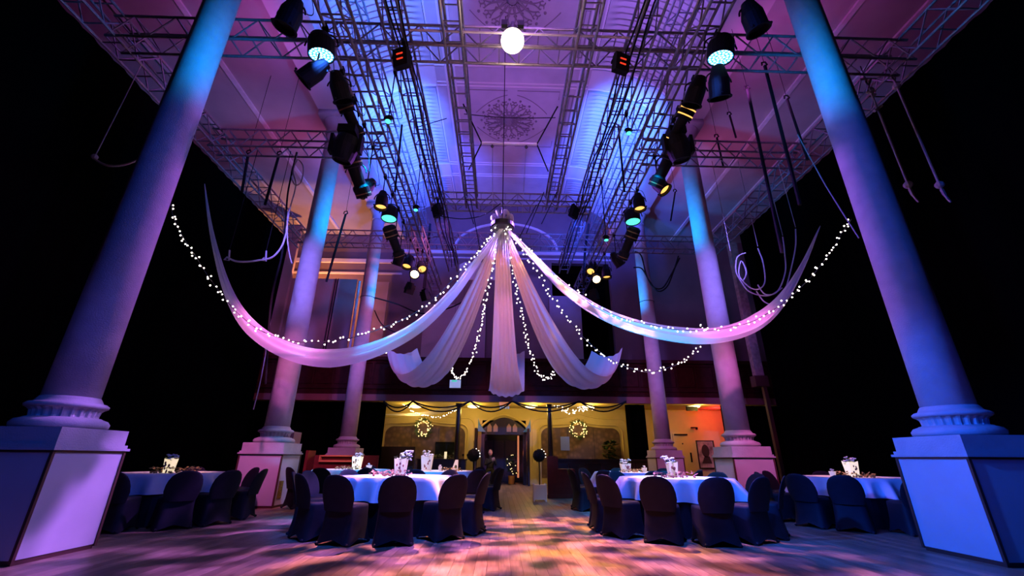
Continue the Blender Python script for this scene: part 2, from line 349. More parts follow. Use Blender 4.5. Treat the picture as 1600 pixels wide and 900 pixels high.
# aisle ceilings, beams over the columns, nave coves and flat
YC = (5.74, 11.18, 16.49)                        # column rows
cl = struct('ceiling', MB().box((-2.75, -1, ZN), (2.75, YB, ZN+.2)), 'nave')
for s in (-1, 1):
    a, b = sorted((s*6.24, s*13)); build('aisle_soffit', MB().box((a, -1, ZA+.15), (b, YB, ZA+.35)), 'ceil', cl)
    a, b = sorted((s*5.25, s*6.24)); build('column_beam', MB().box((a, -1, ZA), (b, YB, ZA+.8)), 'trimc', cl)
    for X in (8.4, 10.1):
        a, b = sorted((s*(X-.07), s*(X+.07)))
        build('ceiling_batten', MB().box((a, -1, ZA+.09), (b, YB, ZA+.16)), 'rib', cl)
    # fluted cove: corrugated along the nave, arching from the beam to the flat ceiling
    for y0 in (-.6, 4.0+.25, 9.3+.4, 14.6+.4):
        pass
    def cove(t):            # t 0..1 from beam to flat
        a = t*pi/2
        return (s*(5.25-2.45*(1-cos(a))**.85 - 0.0), ZA+.8+(ZN-ZA-.8)*sin(a))
    ybands = [YC[0]-5.37, YC[0], YC[1], YC[2], YB+2]
    for yy in ybands[:-1]:
        rib = MB(); P = []
        for dy in (-.45, .45):
            P.append([(cove(k/16)[0]-s*.06, yy+dy, cove(k/16)[1]-.06) for k in range(17)])
        rib.grid(P)
        for dy in (-.45, .45):
            rib.grid([[(cove(k/16)[0]-s*.06, yy+dy, cove(k/16)[1]-.06) for k in range(17)], [(cove(k/16)[0]+s*.1, yy+dy, cove(k/16)[1]+.1) for k in range(17)]])
            rib.tube([(cove(k/16)[0]-s*.07, yy+dy, cove(k/16)[1]-.07) for k in range(17)], .045, 5)
        build('cove_band', rib, 'trimc', cl, smooth=False)
    for q in range(len(ybands)-1):
        y0, y1 = ybands[q]+.45, min(ybands[q+1]-.45, YB)
        n = 200; P = []
        for i in range(n+1):
            y = y0+(y1-y0)*i/n; ph = .5+.5*cos(2*pi*(y-y0)/.19)
            row = []
            for k in range(17):
                t = k/16; x, z = cove(t); dmp = 1 if .04 < t < .90 else 0
                row.append((x+s*.085*ph*dmp*cos(t*pi/2), y, z+.085*ph*dmp*sin(t*pi/2)))
            P.append(row)
        build('fluted_cove', MB().grid(P), 'nave', cl, smooth=True)
    # long mouldings and panel frames beside the flat
    for X in (2.75, 2.35, 2.05):
        build('long_moulding', MB().box((s*X-.03, -1, ZN-.04), (s*X+.03, YB, ZN+.01)), 'trimc', cl)
    for q in range(len(ybands)-1):
        y0, y1 = ybands[q]+.8, min(ybands[q+1]-.8, YB-.3)
        f = MB()
        for (x0, x1) in ((2.13, 2.27),):
            for ya, yb_ in ((y0, (y0+y1)/2-.3), ((y0+y1)/2+.3, y1)):
                f.tube([(s*x0, ya, ZN-.01), (s*x1, ya, ZN-.01), (s*x1, yb_, ZN-.01), (s*x0, yb_, ZN-.01)], .025, 4, True)
        build('panel_moulding', f, 'orn', cl)
for q, yy in enumerate([.4]+list(YC)):
    for dy in (-.5, -.35, .35, .5):
        build('cross_moulding', MB().tube([(-2.75, yy+dy, ZN), (2.75, yy+dy, ZN)], .04, 5), 'trimc', cl)
def rosette(c, R):
    m_ = MB(); 
    m_.lathe([(0.02, -.16), (R*.10, -.14), (R*.16, -.05), (R*.18, 0)], 20, c)
    for rr in (.25, .42): m_.tube([(c[0]+R*rr*cos(a*pi/16), c[1]+R*rr*sin(a*pi/16), c[2]-.02) for a in range(32)], .018, 4, True)
    for k in range(16):
        a = 2*pi*k/16
        for sg in (-1, 1):
            pts = []
            for i in range(12):
                t = i/11; rad = R*(.18+.62*t); an = a+sg*(.03+.26*sin(t*pi)*.6)
                pts.append((c[0]+rad*cos(an), c[1]+rad*sin(an), c[2]-.02-.03*sin(t*pi)))
            m_.tube(pts, [.03*(1-.5*i/11) for i in range(12)], 4)
            cur = []
            for i in range(9):
                t = i/8*1.7*pi; r2 = R*.085*(1-.45*i/8)
                ca = a+sg*.115; q_ = (c[0]+R*.80*cos(ca), c[1]+R*.80*sin(ca))
                cur.append((q_[0]+r2*cos(a+sg*t), q_[1]+r2*sin(a+sg*t), c[2]-.02))
            m_.tube(cur, .022, 4)
        m_.ball((c[0]+R*.97*cos(a), c[1]+R*.97*sin(a), c[2]-.01), R*.045, 6, 4)
        m_.ball((c[0]+R*.5*cos(a+.2), c[1]+R*.5*sin(a+.2), c[2]-.01), R*.05, 6, 4)
    return m_
for yy in (8.46, 13.35, 2.9): build('ceiling_rose', rosette((-.1, yy, ZN), 1.12), 'orn', cl)
for yy in (13.35, 8.46):   # thin square frames around the roses
    f = MB()
    for sg in (-1, 1):
        for d in (1.5, -1.5):
            y2 = yy+d
            f.tube([(sg*.18, y2, ZN), (sg*1.75, y2, ZN), (sg*1.75, y2-d*.25, ZN)], .018, 4)
            f.tube([(sg*(.18+.12*k), y2-d*(.14+.02*k+.004*k*k), ZN) for k in range(11)], .018, 4)
    build('panel_moulding', f, 'orn', cl)

# upper back wall with a shallow arch and a dark opening, returns below the nave flat
bw = MB()
bw.box((-13, YB, 3.4), (2.2, YB+.3, 14)); bw.box((5.1, YB, 3.4), (13, YB+.3, 14)); bw.box((2.2, YB, 10.2), (5.1, YB+.3, 14)); bw.box((2.2, YB, 3.4), (5.1, YB+.3, 4.9))
wb = struct('wall_back', bw, 'wallu')
build('dark_opening', MB().box((2.1, YB+1.5, 4.8), (5.2, YB+1.6, 10.3)), 'drape', wb)
build('arch_moulding', MB().tube([(-.1+2.6*cos(pi*k/24), YB-.02, 10.9+1.5*sin(pi*k/24)) for k in range(25)], .07, 6), 'trimc', wb)
build('frieze_moulding', MB().box((-5.2, YB-.10, 10.6), (5.2, YB, 10.78)).box((-5.2, YB-.06, 10.35), (5.2, YB, 10.42)), 'trimc', wb)
build('frieze_moulding', MB().box((-12, YB-.10, 10.0), (-5.2, YB, 10.2)).box((-12, YB-.06, 9.4), (-5.2, YB, 9.5)), 'trimc', wb)
build('wall_panel', MB().poly([(-2.4+.25*0, YB-.05, 9.2), (-.6, YB-.05, 9.2), (-.6, YB-.05, 10.0), (-.85, YB-.05, 10.15), (-2.15, YB-.05, 10.15), (-2.4, YB-.05, 10.0)], .05, (0, 1, 0)), 'trimc', wb)
build('screen_panel', MB().box((-12.3, 17.86, 4.6), (-6.78, 17.92, 8.5)), 'wallp', wb)
build('screen_panel', MB().box((-3.9, YB-.3, 4.9), (-1.0, YB-.2, 7.8)), 'wallp', wb)
build('screen_panel', MB().box((2.0, YB-.35, 4.8), (3.5, YB-.3, 8.3)), 'wallp', wb)
build('screen_panel', MB().box((-6.6, YB-.3, 4.9), (-5.7, YB-.2, 8.9)), 'wallp', wb)
for x in (-7.75, -7.65): build('wall_cable', MB().tube([(x, 17.83, 4.6), (x+.04, 17.83, 8.5)], .02, 4), 'rubber', wb)
build('blue_lit_pole', MB().tube([(-6.66, 17.86, 4.6), (-6.66, 17.86, 8.4)], .06, 8), 'rib', wb)

# balcony: deck, panelled parapet, mouldings, iron posts
YP = 17.6
trim = struct('trim_1', MB().box((-13, YP, 3.22), (13, YB+.3, 3.42)), 'balc')
build('parapet', MB().box((-13, YP-.02, 3.3), (13, YP+.14, 4.78)), 'balc', trim)
build('parapet_rail', MB().box((-13, YP-.12, 4.78), (13, YP+.2, 4.92)), 'balc', trim)
build('lower_moulding', MB().box((-13, YP-.16, 3.14), (13, YP+.02, 3.32)).box((-13, YP-.10, 3.32), (13, YP, 3.40)), 'mould', trim)
build('upper_moulding', MB().box((-13, YP-.08, 3.62), (13, YP, 3.70)), 'balc', trim)
for k in range(-16, 16):
    x0 = k*.78+.05
    build('parapet_panel', MB().tube([(x0, YP-.03, 3.82), (x0+.68, YP-.03, 3.82), (x0+.68, YP-.03, 4.66), (x0, YP-.03, 4.66)], .03, 4, True), 'balc', trim)
for px, X in ((712, -1.93), (861, 1.75)):
    t = thing('iron_post', 'slim dark iron post under the balcony, '+('left' if X < 0 else 'right')+' of the foyer doorway', 'post', (X, YP+.3, 0))
    build('shaft', MB().lathe([(.105, .3), (.095, 2.96)], 12), 'darkwood', t)
    build('capital', MB().lathe([(.07, 2.95), (.12, 3.03), (.15, 3.12)], 12), 'darkwood', t)
    build('base', MB().lathe([(.13, 0), (.13, .1), (.09, .2), (.085, .32)], 12), 'darkwood', t)

# foyer under the balcony
YF = 20.2
wf = MB()
wf.box((-12, YF, 0), (-1.05, YF+.2, 3.4)); wf.box((.92, YF, 0), (12, YF+.2, 3.4)); wf.box((-1.05, YF, 2.66), (.92, YF+.2, 3.4))
fw = struct('wall_foyer', wf, 'yellow')
build('foyer_ceiling', MB().box((-12, YB+.3, 3.4), (12, 24, 3.5)), 'yellow', fw)
build('foyer_underside', MB().box((-12, YP+.1, 3.19), (12, YB+.9, 3.22)), 'yellow', fw)
def alcove(x0, x1, z0, z1, peak, nm, mt, y, grow=0, tube=None):
    x0 -= grow; x1 += grow; z1 += grow; pts = [(x0, z0)]
    n = 10; cx = (x0+x1)/2; rr = .35
    for k in range(n+1):
        a = pi-k/n*pi/2; pts.append((x0+rr+rr*cos(a), z1-rr+rr*sin(a)))
    for k in range(1, n+1):
        t = k/n; pts.append((x0+rr+(cx-x0-rr)*t, z1+(peak)*(t**2.6)))
    for (x, z) in pts[::-1][1:]: pts.append((2*cx-x, z))
    P3 = [(x, y, z) for x, z in pts]
    if tube: return build(nm, MB().tube(P3, tube, 5), mt, fw)
    return build(nm, MB().poly(P3, .03, (0, 1, 0)), mt, fw)
for (x0, x1) in ((-5.35, -1.80), (1.60, 5.15)):
    alcove(x0, x1, .3, 2.36, .16, 'damask_panel', 'damask', YF-.03)
    alcove(x0, x1, .3, 2.36, .16, 'arch_trim', 'yellow', YF-.05, .12, .035)
    alcove(x0, x1, .9, 2.36, .22, 'arch_trim', 'yellow', YF-.02, .38, .02)
    for q in range(1, 3):
        xx = x0+(x1-x0)*q/3; build('panel_joint', MB().box((xx-.01, YF-.035, .3), (xx+.01, YF-.03, 2.3)), 'darkwood', fw)
# gothic arch mouldings over the doorway + blue stained panes each side
def gothic(cx, w_, z0, h, n=12):
    pts = []
    for k in range(n+1):
        t = k/n; pts.append((cx-w_/2+w_/2*t, z0+h*sin(t*pi/2)**.75*(.92+.08*t)))
    return pts+[(2*cx-x, z) for x, z in pts[::-1][1:]]
door = thing('arched_door_frame', 'dark arched wooden door frame with small pointed windows above in the foyer', 'doorway', (0, 0, 0))
arch = gothic(-.07, 1.9, 2.2, .58)
fr = MB(); P1 = [(x, YF-.08, z) for x, z in arch]+[(.88, YF-.08, 2.1), (-1.02, YF-.08, 2.1)]
fr.poly(P1, .08, (0, 1, 0))
build('tympanum', fr, 'darkwood', door)
for X in (-.72, -.45, .15, .42):
    build('pointed_pane', MB().poly([(X-.10, YF-.10, 2.16), (X+.10, YF-.10, 2.16), (X+.10, YF-.10, 2.38), (X, YF-.10, 2.52), (X-.10, YF-.10, 2.38)], .02, (0, 1, 0)), mat('pink_pane', (.35, .18, .16), .5), door)
build('arch_hood', MB().tube([(x*1.12, YF-.10, z+.10) for x, z in arch], .045, 6), 'yellow', door)
for X in (-1.0, .86): build('jamb', MB().box((X-.07, YF-.12, 0), (X+.07, YF+.2, 2.2)), 'darkwood', door)
build('transom', MB().box((-1.02, YF-.11, 2.04), (.88, YF+.1, 2.14)), 'darkwood', door)
# far lobby doors, set back
lob = struct('door_1', MB().box((-1.3, 23.2, 0), (1.3, 23.3, 2.8)), 'darkwood')
for X in (-.85, -.28, .29, .86): build('door_panel', MB().box((X-.24, 23.14, .2), (X+.24, 23.2, 1.9)), mat('lobby_door', (.07, .035, .028), .5), lob)
build('light_strip', MB().box((.62, 22.3, .2), (.70, 22.35, 2.1)), 'orange', lob)
for s in (-1, 1): build('side_wall', MB().box((s*1.3-.05, YF+.2, 0), (s*1.3+.05, 23.2, 3.4)), 'darkwood', lob)
# open glazed door leaves standing either side
for X, nm in ((-1.28, 'left'), (.98, 'right')):
    t = thing('glazed_door_leaf', 'dark glazed door leaf folded open on the %s of the foyer doorway' % nm, 'door', (X, 19.3, 0))
    build('door_frame', MB().tube([(0, 0, .02), (0, .75, .02), (0, .75, 2.25), (0, 0, 2.25)], .06, 4, True).box((-.03, 0, .02), (.03, .75, .75)).box((-.03, .34, .7), (.03, .42, 2.2)), 'darkwood', t)
    build('pane', MB().box((-.01, .05, .75), (.01, .34, 2.15)).box((-.01, .42, .75), (.01, .7, 2.15)), 'glass', t)
    build('handle', MB().tube([(-.08, .1, .95), (-.08, .1, 1.75)], .015, 6), 'gold', t)
# blue stained fans beside the arch
for X, sg, nm in ((-1.22, 1, 'left'), (1.10, -1, 'right')):
    t = build('stained_glass_fan', MB().poly([(X, YF-.5, 2.14), (X+sg*.34, YF-.5, 2.14), (X+sg*.22, YF-.5, 2.28), (X+sg*.1, YF-.5, 2.45), (X, YF-.5, 2.72)], .03, (0, 1, 0)), mat('blue_glass', (.02, .12, .25), .3))
    tag(t, 'teal glass fan-shaped pane at the %s shoulder of the doorway arch' % nm, 'window pane')
# yellow bays' right side: door with long handle and framed picture
dr = struct('door_2', MB().box((7.55, YF-.06, 0), (8.35, YF, 2.15)), 'yellow')
build('door_handle', MB().box((8.22, YF-.14, .95), (8.27, YF-.08, 1.35)), 'black', dr)
build('door_closer', MB().box((7.62, YF-.14, 2.08), (8.2, YF-.06, 2.13)), 'black', dr)
build('spy_hole', MB().ball((7.95, YF-.07, 1.72), .03), 'black', dr)
build('wall_bracket', MB().box((8.4, YF-.2, 2.38), (8.68, YF-.12, 2.43)).box((8.62, YF-.2, 2.32), (8.68, YF-.12, 2.43)), 'black', fw)
pic = thing('framed_picture', 'framed portrait print leaning red-lit on the cream foyer wall by the door', 'picture', (8.95, YF-.1, 0))
build('frame', MB().tube([(-.38, 0, .72), (.38, 0, .72), (.38, 0, 1.85), (-.38, 0, 1.85)], .035, 4, True), 'darkwood', pic)
build('print', MB().box((-.36, .01, .74), (.36, .03, 1.83)), 'art', pic)
build('portrait_head', MB().poly([(-.02+.17*cos(a*pi/10), 0, 1.42+.27*sin(a*pi/10)) for a in range(20)], .012, (0, 1, 0)).poly([(-.1, 0, 1.2), (.12, 0, 1.2), (.2, 0, .9), (-.25, 0, .9)], .012, (0, 1, 0)), 'hair', pic)
# black drapes that close the sides of the foyer and the aisles
def curtain(name, label, x0, x1, y, z0, z1, along='x', n=60, amp=.06, wl=.35):
    P = []
    for z in (z0, z1):
        row = []
        for i in range(n+1):
            u = x0+(x1-x0)*i/n; d = amp*sin(2*pi*u/wl)+amp*.4*sin(2*pi*u/(wl*2.7))
            row.append((u, y+d, z) if along == 'x' else (y+d, u, z))
        P.append(row)
    o = build(name, MB().grid(P), 'drape', smooth=True); return tag(o, label, 'curtain')
curtain('black_drape', 'black drape filling the bay under the balcony left of the cream foyer', -12.5, -4.95, YP+.75, 0, 3.2)
curtain('black_drape', 'narrow black drape hanging right of the cream foyer beside the third right column', 5.0, 5.8, YP+.75, 0, 3.2, n=20)
curtain('black_drape', 'black drape right of the red-lit bay under the balcony', 9.0, 12.5, YP+.75, 0, 3.2, n=40)
curtain('black_drape', 'tall black drape closing the left aisle below the outer truss', -2, 14.3, -XD, 0, 8.52, 'y', 160, .02)
curtain('black_drape', 'tall black drape closing the right aisle below the outer truss', -2, 13.2, XD, 0, 8.52, 'y', 160, .02)

# foyer ceiling lamps
for i, px in enumerate((650, 740, 830, 918, 1083)):
    p = at(px, 631, Z=3.25); wh = ('above the left wreath', 'left of the doorway', 'right of the doorway', 'above the right wreath', 'in the red-lit bay')[i]
    t = thing('ceiling_lamp', 'round glowing ceiling lamp under the balcony '+wh, 'ceiling lamp', (p.x, p.y, 3.19))
    build('rim', MB().lathe([(.30, 0), (.30, -.04), (.25, -.05)], 20), 'white', t)
    build('diffuser', MB().lathe([(.26, -.03), (.24, -.08), (.12, -.11), (.01, -.12)], 20), 'oval', t)
# exit sign above doorway, orange and dark boards
s_ = thing('exit_sign', 'hanging exit sign panel below the balcony edge at the end of the fairy lights', 'sign', (-1.83, 15.0, 3.34))
build('panel', MB().box((-.19, -.02, -.03), (.19, .02, .24)), 'exitw', s_)
build('green_band', MB().box((-.12, -.03, .17), (.05, -.02, .23)), 'exitg', s_)
for x in (-.15, .15): build('suspension_wire', MB().tube([(x, 0, .24), (x, 0, 5.0)], .004, 4), 'rubber', s_)
s_ = thing('lit_notice_box', 'small orange-lit box on the balcony edge above the foyer doorway', 'sign', (-.08, YP-.1, 3.02))
build('lit_face', MB().box((-.22, -.03, 0), (.22, .05, .14)), 'orange', s_)
for i, x in enumerate((-.16, -.06, .05, .15)): build('mark', MB().box((x-.035, -.02, -.14), (x+.035, .0, -.04)), 'exitw', s_)
s_ = build('wall_notice', MB().box((7.5, YP+.5, 2.95), (7.95, YP+.6, 3.12)), 'black'); tag(s_, 'black box sign hung at the top of the red-lit bay', 'sign')
s_ = build('blue_notice', MB().box((2.46, YF-.06, 1.40), (2.86, YF-.045, 1.98)), 'paper'); tag(s_, 'pale blue sheet stuck on the brown patterned wall panel', 'notice')
tv = thing('television', 'flat black television on the left patterned wall panel', 'television', (-2.65, YF-.1, 1.2))
build('screen', MB().box((-.42, -.02, 0), (.42, .0, .5)), 'glass', tv); build('bezel', MB().tube([(-.43, -.02, 0), (.43, -.02, 0), (.43, -.02, .5), (-.43, -.02, .5)], .02, 4, True), 'black', tv)

# ------------------------------------------------------------------ columns
def column_meshes():
    d = {}
    m_ = MB(); m_.box((-.485, -.485, .05), (.485, .485, 1.10)); d['pedestal'] = (m_, 'panel')
    m_ = MB().box((-.475, -.475, 0), (.475, .475, .055)); d['skirting'] = (m_, 'edge')
    m_ = MB().box((-.525, -.525, 1.12), (.525, .525, 1.15)).box((-.50, -.50, 1.15), (.50, .50, 1.19)).box((-.475, -.475, 1.19), (.475, .475, 1.37)); d['plinth'] = (m_, 'stone')
    prof = [(.43, 1.37), (.455, 1.39), (.46, 1.43), (.43, 1.47), (.375, 1.49), (.36, 1.50)]
    d['lower_torus'] = (MB().lathe(prof, 48), 'stone')
    d['fluted_band'] = (MB().lathe([(.335, 1.49), (.325, 1.52), (.335, 1.58), (.37, 1.615)], 96, fn=lambda r, z, k: r - (.02 if k % 4 < 2 else 0)), 'stone')
    d['upper_torus'] = (MB().lathe([(.37, 1.61), (.395, 1.625), (.40, 1.65), (.37, 1.675), (.33, 1.685), (.31, 1.72), (.29, 1.75)], 48), 'stone')
    d['shaft'] = (MB().lathe([(.285, 1.74), (.282, 4), (.275, 7), (.26, 10.5), (.26, 10.72)], 48), 'stone')
    d['capital'] = (MB().lathe([(.27, 10.70), (.31, 10.73), (.27, 10.78), (.30, 10.95), (.40, 11.15), (.42, 11.2)], 40).box((-.47, -.47, 11.2), (.47, .47, 11.4)), 'stone')
    return {k: v[0].mesh(k, M[v[1]], k not in ('pedestal', 'skirting', 'plinth', 'fluted_band')) for k, v in d.items()}
cm = column_meshes()
for me in cm.values():
    pass
strip_me = MB().box((-.016, -.016, .03), (.016, .016, 1.10)).mesh('corner_strip', M['edge'])
rail_me = MB().box((-.50, -.015, 1.095), (.50, .012, 1.125)).mesh('top_rail', M['edge'])
nm = {0: 'nearest', 1: 'middle', 2: 'farthest'}
for s in (-1, 1):
    for q, yc in enumerate(YC):
        t = thing('stone_column', '%s tall round stone column on a boxed pedestal, %s side' % (nm[q], 'left' if s < 0 else 'right'), 'column', (s*5.745, yc, 0))
        for k, me in cm.items(): link(k, me, t)
        for a in (-.485, .485):
            for b in (-.485, .485): link('corner_strip', strip_me, t, (a, b, 0))
        for r_ in range(4):
            link('top_rail', rail_me, t, (.485*sin(r_*pi/2), -.485*cos(r_*pi/2), 0), (0, 0, r_*pi/2))
        if q == 1:
            sd = -s
            build('socket_plate', MB().box((sd*.487-.006, -.38, .18), (sd*.487+.006, -.18, .55)), 'socket', t)
        if q == 2: build('cable_tie', MB().tube([(.295*cos(a*pi/12), .295*sin(a*pi/12), 7.1) for a in range(24)], .012, 4, True), 'rubber', t)

# ------------------------------------------------------------------ trusses
RC, RB = .028, .015
def truss(label, p0, p1, w_=.36, h_=.45, step=.40, mt='alu', name='lighting_truss', ladder=True):
    p0, p1 = V(p0), V(p1); L = (p1-p0).length; d = (p1-p0)/L
    t = thing(name, label, 'truss', p0, math.atan2(d.y, d.x))
    cme = MB().tube([(0, 0, 0), (L, 0, 0)], RC, 7).mesh('chord', M[mt])
    for y in (-w_/2, w_/2):
        for z in (0, h_): link('chord', cme, t, (0, y, z))
    n = max(2, int(round(L/step))); n = min(n, 60); st = L/n
    dg = math.hypot(st, h_); ang = math.atan2(h_, st)
    dme = MB().tube([(0, 0, 0), (dg, 0, 0)], RB, 4).mesh('brace', M[mt])
    rme = MB().tube([(0, 0, 0), (0, w_, 0)], RB, 4).mesh('rung', M[mt])
    for i in range(n):
        for y in (-w_/2, w_/2):
            if i % 2 == 0: link('brace', dme, t, (i*st, y, 0), (0, -ang, 0))
            else: link('brace', dme, t, (i*st, y, h_), (0, ang, 0))
        for z in (0, h_): link('rung', rme, t, (i*st, -w_/2, z))
    if p0.z and ladder:
        pass
    return t
H = 8.59
truss('nearest cross truss spanning the hall overhead behind the first columns', (-8.0, 6.24, H), (8.0, 6.24, H), .39, .54)
truss('left aisle cross truss in front of the middle left column', (-8.0, 9.35, H), (-3.5, 9.35, H), .39, .54)
truss('right aisle cross truss in front of the middle right column', (3.5, 9.35, H), (8.0, 9.35, H), .39, .54)
truss('farthest cross truss in front of the back columns', (-8.0, 14.7, H), (8.0, 14.7, H), .39, .54)
truss('short cross truss over the hanging fabric, behind the hub', (-2.6, 11.9, H), (2.6, 11.9, H), .39, .45)
for s, nm_ in ((-1, 'left'), (1, 'right')):
    truss('long outer truss along the %s black drape' % nm_, (s*8.0, 1.0, H), (s*8.0, 15.0, H), .39, .54)
    truss('long %s main truss carrying the stage lamps' % nm_, (s*3.12, 2.5, 7.75), (s*3.12, 17.5, 7.75), .36, .42)
    truss('inner %s truss beside the main lamp truss' % nm_, (s*2.40, 2.5, H), (s*2.40, 17.0, H), .36, .5)
    truss('narrow %s centre truss with ladder rungs' % nm_, (s*1.29, 3.0, H), (s*1.29, 11.9, H), .34, .45, .42)
    truss('high %s truss close below the blue fluted ceiling' % nm_, (s*3.75, 4.0, 10.3), (s*3.75, 18.0, 10.3), .4, .45, .6)
# diagonal bridle: pale bar held by four black stays between the centre trusses
br = thing('spreader_bar', 'pale spreader bar held between the centre trusses by dark stays', 'rigging bar', (-.13, 9.3, 9.0))
build('bar', MB().tube([(-.75, 0, 0), (.75, 0, 0)], .042, 8), 'white', br)
for a in (-1, 1):
    build('stay', MB().tube([(a*.75, 0, 0), (a*1.15, -1.3, .05)], .02, 5), 'rubber', br); build('stay', MB().tube([(a*.75, 0, 0), (a*1.15, .9, -.2)], .02, 5), 'rubber', br)
    build('shackle', MB().ball((a*.46, 0, -.1), .05, 6, 5), 'alud', br)
    build('drop_line', MB().tube([(a*.46, 0, -.1), (a*.46, 0, 0), (a*.46, 2.2, -.8)], .008, 4), 'rope', br)
# white tube along the near cross truss
o = build('scaffold_tube', MB().tube([at(640, 47, Y=5.85), at(800, 52, Y=5.85), at(985, 59, Y=5.85)], .024, 8), 'rib'); tag(o, 'pale scaffold tube clamped across the near truss beside the globe lamp', 'pipe')

# globe lamp
g = thing('globe_lamp', 'bright white globe lamp hanging from the nearest cross truss', 'globe lamp', (-.14, 5.9, 8.6))
build('globe', MB().ball((0, 0, -.02), .225, 24, 16), 'globe', g, smooth=True)
build('fitting', MB().lathe([(.10, .19), (.11, .30), (.07, .34), (.03, .5)], 14), 'alud', g)
for x in (-.16, .16): build('truss_clamp', MB().cbox((x, 0, .45), (.12, .08, .14)), 'black', g)
point((-.14, 5.9, 8.25), (1, .7, .5), 22, .2)

# ------------------------------------------------------------------ stage lamps
def fixture(kind, px, py, X, label, aim, mt=None, truss_z=7.75, sc_=1.0, dx=0):
    p = at(px, py, X=X); a = V(aim).normalized(); q = a.to_track_quat('-Z', 'Y')
    tz = max(truss_z, p.z+.25)
    names = dict(par='par_can', led='led_wash_light', profile='profile_spot', mover='moving_head_light', wash='wash_panel_light', small='small_led_spot')
    t = thing(names[kind], label, 'stage light', (p.x, p.y, tz))
    off = V((0, 0, p.z-tz))
    R_, Ln = dict(par=(.115, .36), led=(.19, .34), profile=(.10, .62), mover=(.17, .42), wash=(.13, .3), small=(.06, .12))[kind]
    sc_ *= 1.3 if kind in ('par', 'profile', 'mover') else 1.1; R_ *= sc_; Ln *= sc_
    build('clamp', MB().cbox((0, 0, .0), (.06, .10, .12)), 'black', t)
    build('hanging_arm', MB().tube([(0, 0, 0), (0, 0, off.z+R_*1.35)], .014, 6), 'black', t)
    bow = []
    for k in range(13):
        an = pi*k/12; bow.append((R_*1.3*cos(an), 0, R_*1.35*sin(an)))
    build('yoke', MB().tube(bow, .014, 5), 'black', t, off)
    if kind == 'wash':
        h_ = build('housing', MB().cbox((0, 0, 0), (.30, .16, .34)).cbox((0, .05, .2), (.24, .1, .08)), 'black', t, off, q)
        for zz in (.06, -.04) if mt else (): build('red_display', MB().cbox((0, -.085, zz), (.13, .01, .025)), 'redled', h_)
        for k in range(4): build('cooling_fin', MB().cbox((0, .09, -.12+.07*k), (.24, .03, .02)), 'alud', h_)
        return t
    prof = {'par': [(.03, Ln*.55), (R_*.55, Ln*.5), (R_*.8, Ln*.25), (R_, Ln*.05), (R_, -Ln*.5), (R_*.93, -Ln*.5), (R_*.9, -Ln*.35)],
            'led': [(R_*.5, Ln*.5), (R_*.8, Ln*.45), (R_, Ln*.2), (R_, -Ln*.5), (R_*.92, -Ln*.5), (R_*.92, -Ln*.42)],
            'profile': [(R_*.7, Ln*.5), (R_*1.15, Ln*.45), (R_*1.2, Ln*.12), (R_*.8, Ln*.1), (R_*.75, -Ln*.25), (R_*1.0, -Ln*.3), (R_*1.0, -Ln*.5), (R_*.9, -Ln*.5), (R_*.85, -Ln*.4)],
            'mover': [(R_*.4, Ln*.5), (R_*.9, Ln*.42), (R_*1.05, Ln*.1), (R_*.95, -Ln*.3), (R_*.8, -Ln*.5), (R_*.7, -Ln*.5), (R_*.68, -Ln*.4)],
            'small': [(R_*.5, Ln*.5), (R_, Ln*.3), (R_, -Ln*.5), (R_*.9, -Ln*.5), (R_*.9, -Ln*.4)]}[kind]
    h_ = build('housing', MB().lathe(prof, 20), 'black', t, off, q, smooth=False)
    lz = prof[-1][1]-.004; lr = prof[-1][0]*1.0
    if kind == 'led':
        build('lens', MB().lathe([(lr, -Ln*.44), (lr*.98, -Ln*.45)], 24), 'ledb' if mt == 'led' else 'ledg', h_)
        if mt == 'led':
            dots = MB(); 
            for ring, cnt in ((0, 1), (.28, 6), (.56, 12), (.84, 18)):
                for k in range(cnt):
                    an = 2*pi*k/cnt+ring; dots.lathe([(R_*.105, -Ln*.46), (R_*.09, -Ln*.47)], 8, (R_*.92*ring*cos(an), R_*.92*ring*sin(an), 0))
            build('led_dots', dots, 'led', h_)
    elif mt: build('lens', MB().lathe([(lr, lz-.01), (lr*.9, lz-.02)], 20), mt, h_)
    if kind == 'par':
        build('gel_frame', MB().lathe([(R_*1.15, -Ln*.5), (R_*1.15, -Ln*.53), (R_*.92, -Ln*.53), (R_*.92, -Ln*.5)], 20, cap=False), 'black', h_)
        for k in range(3):
            an = k*2*pi/3+.5; build('knob', MB().ball((R_*1.15*cos(an), R_*1.15*sin(an), -Ln*.45), .022, 6, 4), 'black', h_)
    if kind == 'profile':
        for k in range(3): build('gold_slit', MB().lathe([(R_*(1.21 if k < 2 else 1.01), Ln*(.33-.15*k) if k < 2 else -Ln*.44), (R_*(1.21 if k < 2 else 1.01), Ln*(.36-.15*k) if k < 2 else -Ln*.42)], 20, cap=False), 'gold' if mt != 'amber' else 'amber', h_)
    if kind == 'mover':
        for sg in (-1, 1): build('yoke_arm', MB().cbox((sg*R_*1.25, 0, .1), (.06, .14, .42)), 'black', t, off)
        build('base', MB().cbox((0, 0, .40), (.34, .28, .16)), 'black', t, off)
    build('power_lead', MB().tube(spline([(0, 0, off.z+Ln*.3), (.22, .1, off.z+.12), (.18, .12, off.z+.4), (.02, .05, 0)], 5), .007, 4), 'rubber', t)
    return t
LX, RX = -3.3, 3.3
fixture('par', 455, 22, LX, 'dark par can with open barn doors at the near left end of the main truss', (-.3, .2, -1), None)
fixture('led', 502, 72, LX, 'big round LED wash light glowing pale cyan, nearest on the left main truss', (.1, .2, -1), 'led')
fixture('par', 492, 112, LX, 'unlit black par can tilted outward just below the near left LED', (-.9, .1, -.9), None)
fixture('par', 530, 135, LX, 'unlit black par can pointing down, third along the left main truss', (.3, .6, -1), None, sc_=1.1)
